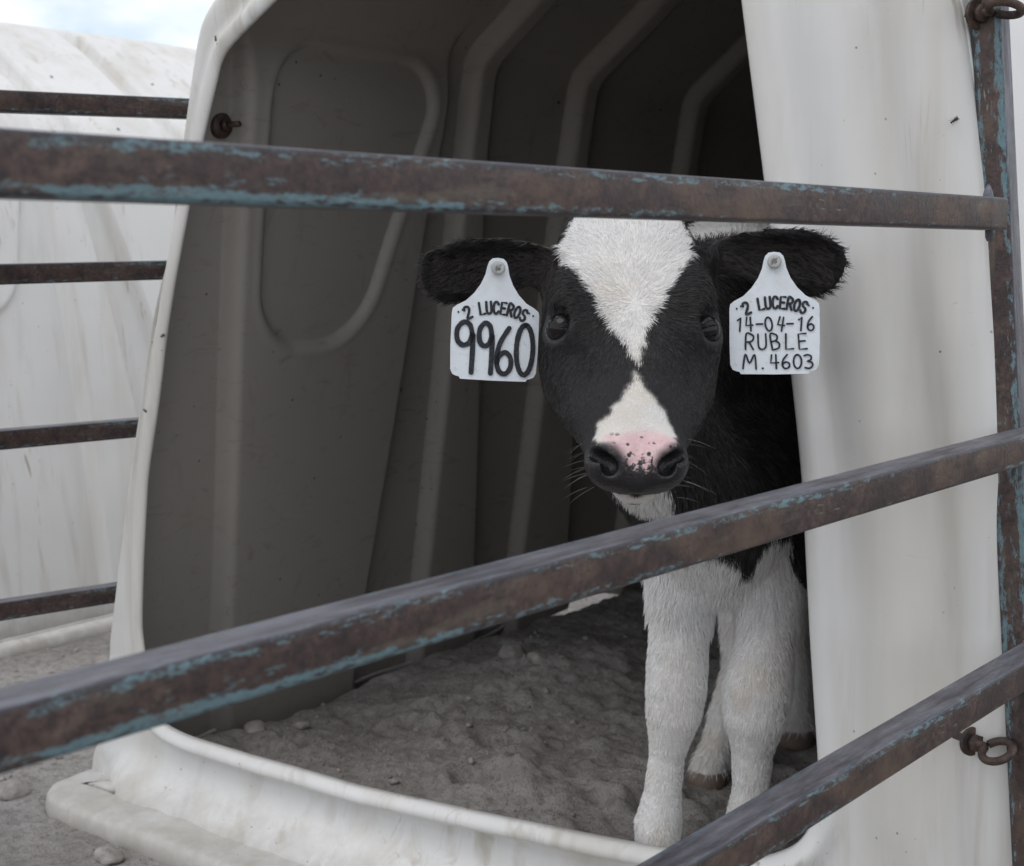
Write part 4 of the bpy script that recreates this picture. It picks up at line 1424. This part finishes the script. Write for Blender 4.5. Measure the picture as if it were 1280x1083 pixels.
def gravel():
    bm = bmesh.new()
    bmesh.ops.create_icosphere(bm, subdivisions=1, radius=1)
    bv = np.array([v.co[:] for v in bm.verts]); bf = np.array([[v.index for v in f.verts] for f in bm.faces])
    bm.free()
    N = 11000
    x = np.r_[RNG.uniform(-0.75, 0.5, 6500), RNG.uniform(0.08, 1.25, N - 6500)]
    y = np.r_[RNG.uniform(-0.40, 1.6, 6500), RNG.uniform(0.06, 1.7, N - 6500)]
    r = 0.0012 * np.exp(RNG.normal(0, 0.65, N)); r = np.clip(r, 0.0006, 0.009)
    cl = fbm(x * 6, y * 6, 5.0)
    keep = (cl + RNG.normal(0, 0.25, N) > -0.10) & ~((x > -0.07) & (x < 0.04)) & ~((x > -0.06) & (y > -0.11) & (y < 0.02))
    x, y, r = x[keep], y[keep], r[keep]
    z = ground_z(x, y)
    n = len(x)
    jit = 1 + RNG.normal(0, 0.22, (n, len(bv), 1))
    an = RNG.uniform(0, 2 * pi, n)
    V = bv[None] * jit * np.stack([np.ones(n), RNG.uniform(.6, 1, n), RNG.uniform(.45, .9, n)], -1)[:, None]
    ca, sa = np.cos(an)[:, None], np.sin(an)[:, None]
    V = np.stack([V[..., 0] * ca - V[..., 1] * sa, V[..., 0] * sa + V[..., 1] * ca, V[..., 2]], -1) * r[:, None, None]
    V = V + np.stack([x, y, z + r * 0.3], -1)[:, None]
    F = bf[None] + (np.arange(n) * len(bv))[:, None, None]
    o = link('gravel', mesh_np('gravel', V.reshape(-1, 3), F.reshape(-1, 3), smooth=False), CLOD)
    tag(o, 'small crumbs of dry sand and gravel on the ground', 'gravel', kind='stuff')
gravel()

FLYM = simple('fly_black', (0.012, 0.012, 0.014), 0.35)
def mat_wing():
    t = NT('fly_wing')
    t.b.inputs['Alpha'].default_value = 0.45
    return t.done((0.10, 0.09, 0.08), 0.3)
WING = mat_wing()
def make_fly():
    root = empty('fly')
    bm = bmesh.new()
    for c, r in (((0, 0, .0016), (.0009, .0013, .0009)), ((0, -.0021, .0015), (.0011, .0019, .0009)), ((0, .0018, .0016), (.0009, .0007, .0008))):
        m = Matrix.Translation(c) @ Matrix.Diagonal((*r, 1))
        bmesh.ops.create_uvsphere(bm, u_segments=12, v_segments=8, radius=1, matrix=m)
    for s in (-1, 1):
        for k in (-1, 0, 1):
            add_tube(bm, [(s * .0006, k * .0007, .0013), (s * .0017, k * .0014, .0015), (s * .0024, k * .0022, 0)], .00012, 5)
    bm_obj('fly_body', bm, FLYM, root)
    for s in (-1, 1):
        bm = bmesh.new()
        pts = [(0, 0), (.0008, -.0012), (.0013, -.0030), (.0009, -.0046), (.0002, -.0042), (-.0001, -.002)]
        vs = [bm.verts.new((s * (.0005 + x), y + .0002, .0024 - 0.12 * abs(y))) for x, y in pts]
        bm.faces.new(vs)
        bmesh.ops.solidify(bm, geom=bm.faces[:], thickness=0.00004)
        bm_obj('wing', bm, WING, root, smooth=False)
    return root
FLIES = [
    ((0.2973, -0.0081, 1.0312), (-0.089, -0.991, 0.096), 0.4, "small black fly at the upper bend of the opening's white rim"),
    ((0.1690, -0.0045, 0.6467), (0.3, -0.94, -0.1), 2.0, "small black fly on the left rim, level with the number tag's writing"),
    ((0.1310, -0.0076, 0.5422), (0.099, -0.995, 0.0), 1.2, "small black fly on the left rim just above the third background rail"),
    ((0.0897, 0.0439, 0.5025), (0.963, 0.038, -0.267), 2.6, "small black fly just inside the left rim on the shaded wall"),
    ((-1.1375, 0.7629, 1.1595), (0.579, -0.014, 0.815), 0.3, "small black fly on the white roof of the neighbouring hutch near the picture edge"),
    ((-1.1442, 1.0574, 1.1695), (0.592, 0.003, 0.806), 1.9, "small black fly on the neighbouring roof close to the open hutch's rim"),
    ((-0.9715, 0.8177, 1.0358), (0.776, -0.013, 0.630), 4.0, "small black fly on the neighbouring hutch between the two top rails"),
    ((0.0867, 0.568, 0.4827), (0.957, 0.001, -0.29), 0.9, "lower of two small black flies on the inner wall left of the calf"),
    ((0.0992, 0.5607, 0.5245), (0.958, 0.0, -0.285), 3.4, "upper of two small black flies on the inner wall left of the calf"),
    ((0.2352, 0.835, 1.024), (0.96, -0.004, -0.281), 1.5, "small dark fly on a roof rib above the calf's head"),
    ((0.2436, 1.1705, 1.0372), (0.96, 0.006, -0.279), 5.0, "small dark fly deep in the hutch near the last rib"),
    ((1.2553, 0.0035, 0.8763), (0.408, -0.909, 0.081), 2.2, "small fly on the right front panel beside the rusty post"),
]
fly0 = make_fly()
for i, (loc, nrm, ang, lb) in enumerate(FLIES):
    f = fly0 if i == 0 else copy_tree(fly0)
    q = Vector(nrm).to_track_quat('Z', 'Y')
    f.matrix_world = Matrix.Translation(loc) @ q.to_matrix().to_4x4() @ Matrix.Rotation(ang, 4, 'Z') @ Matrix.Scale(1.25, 4)
    tag(f, lb, 'fly', 'flies resting on the hutches')
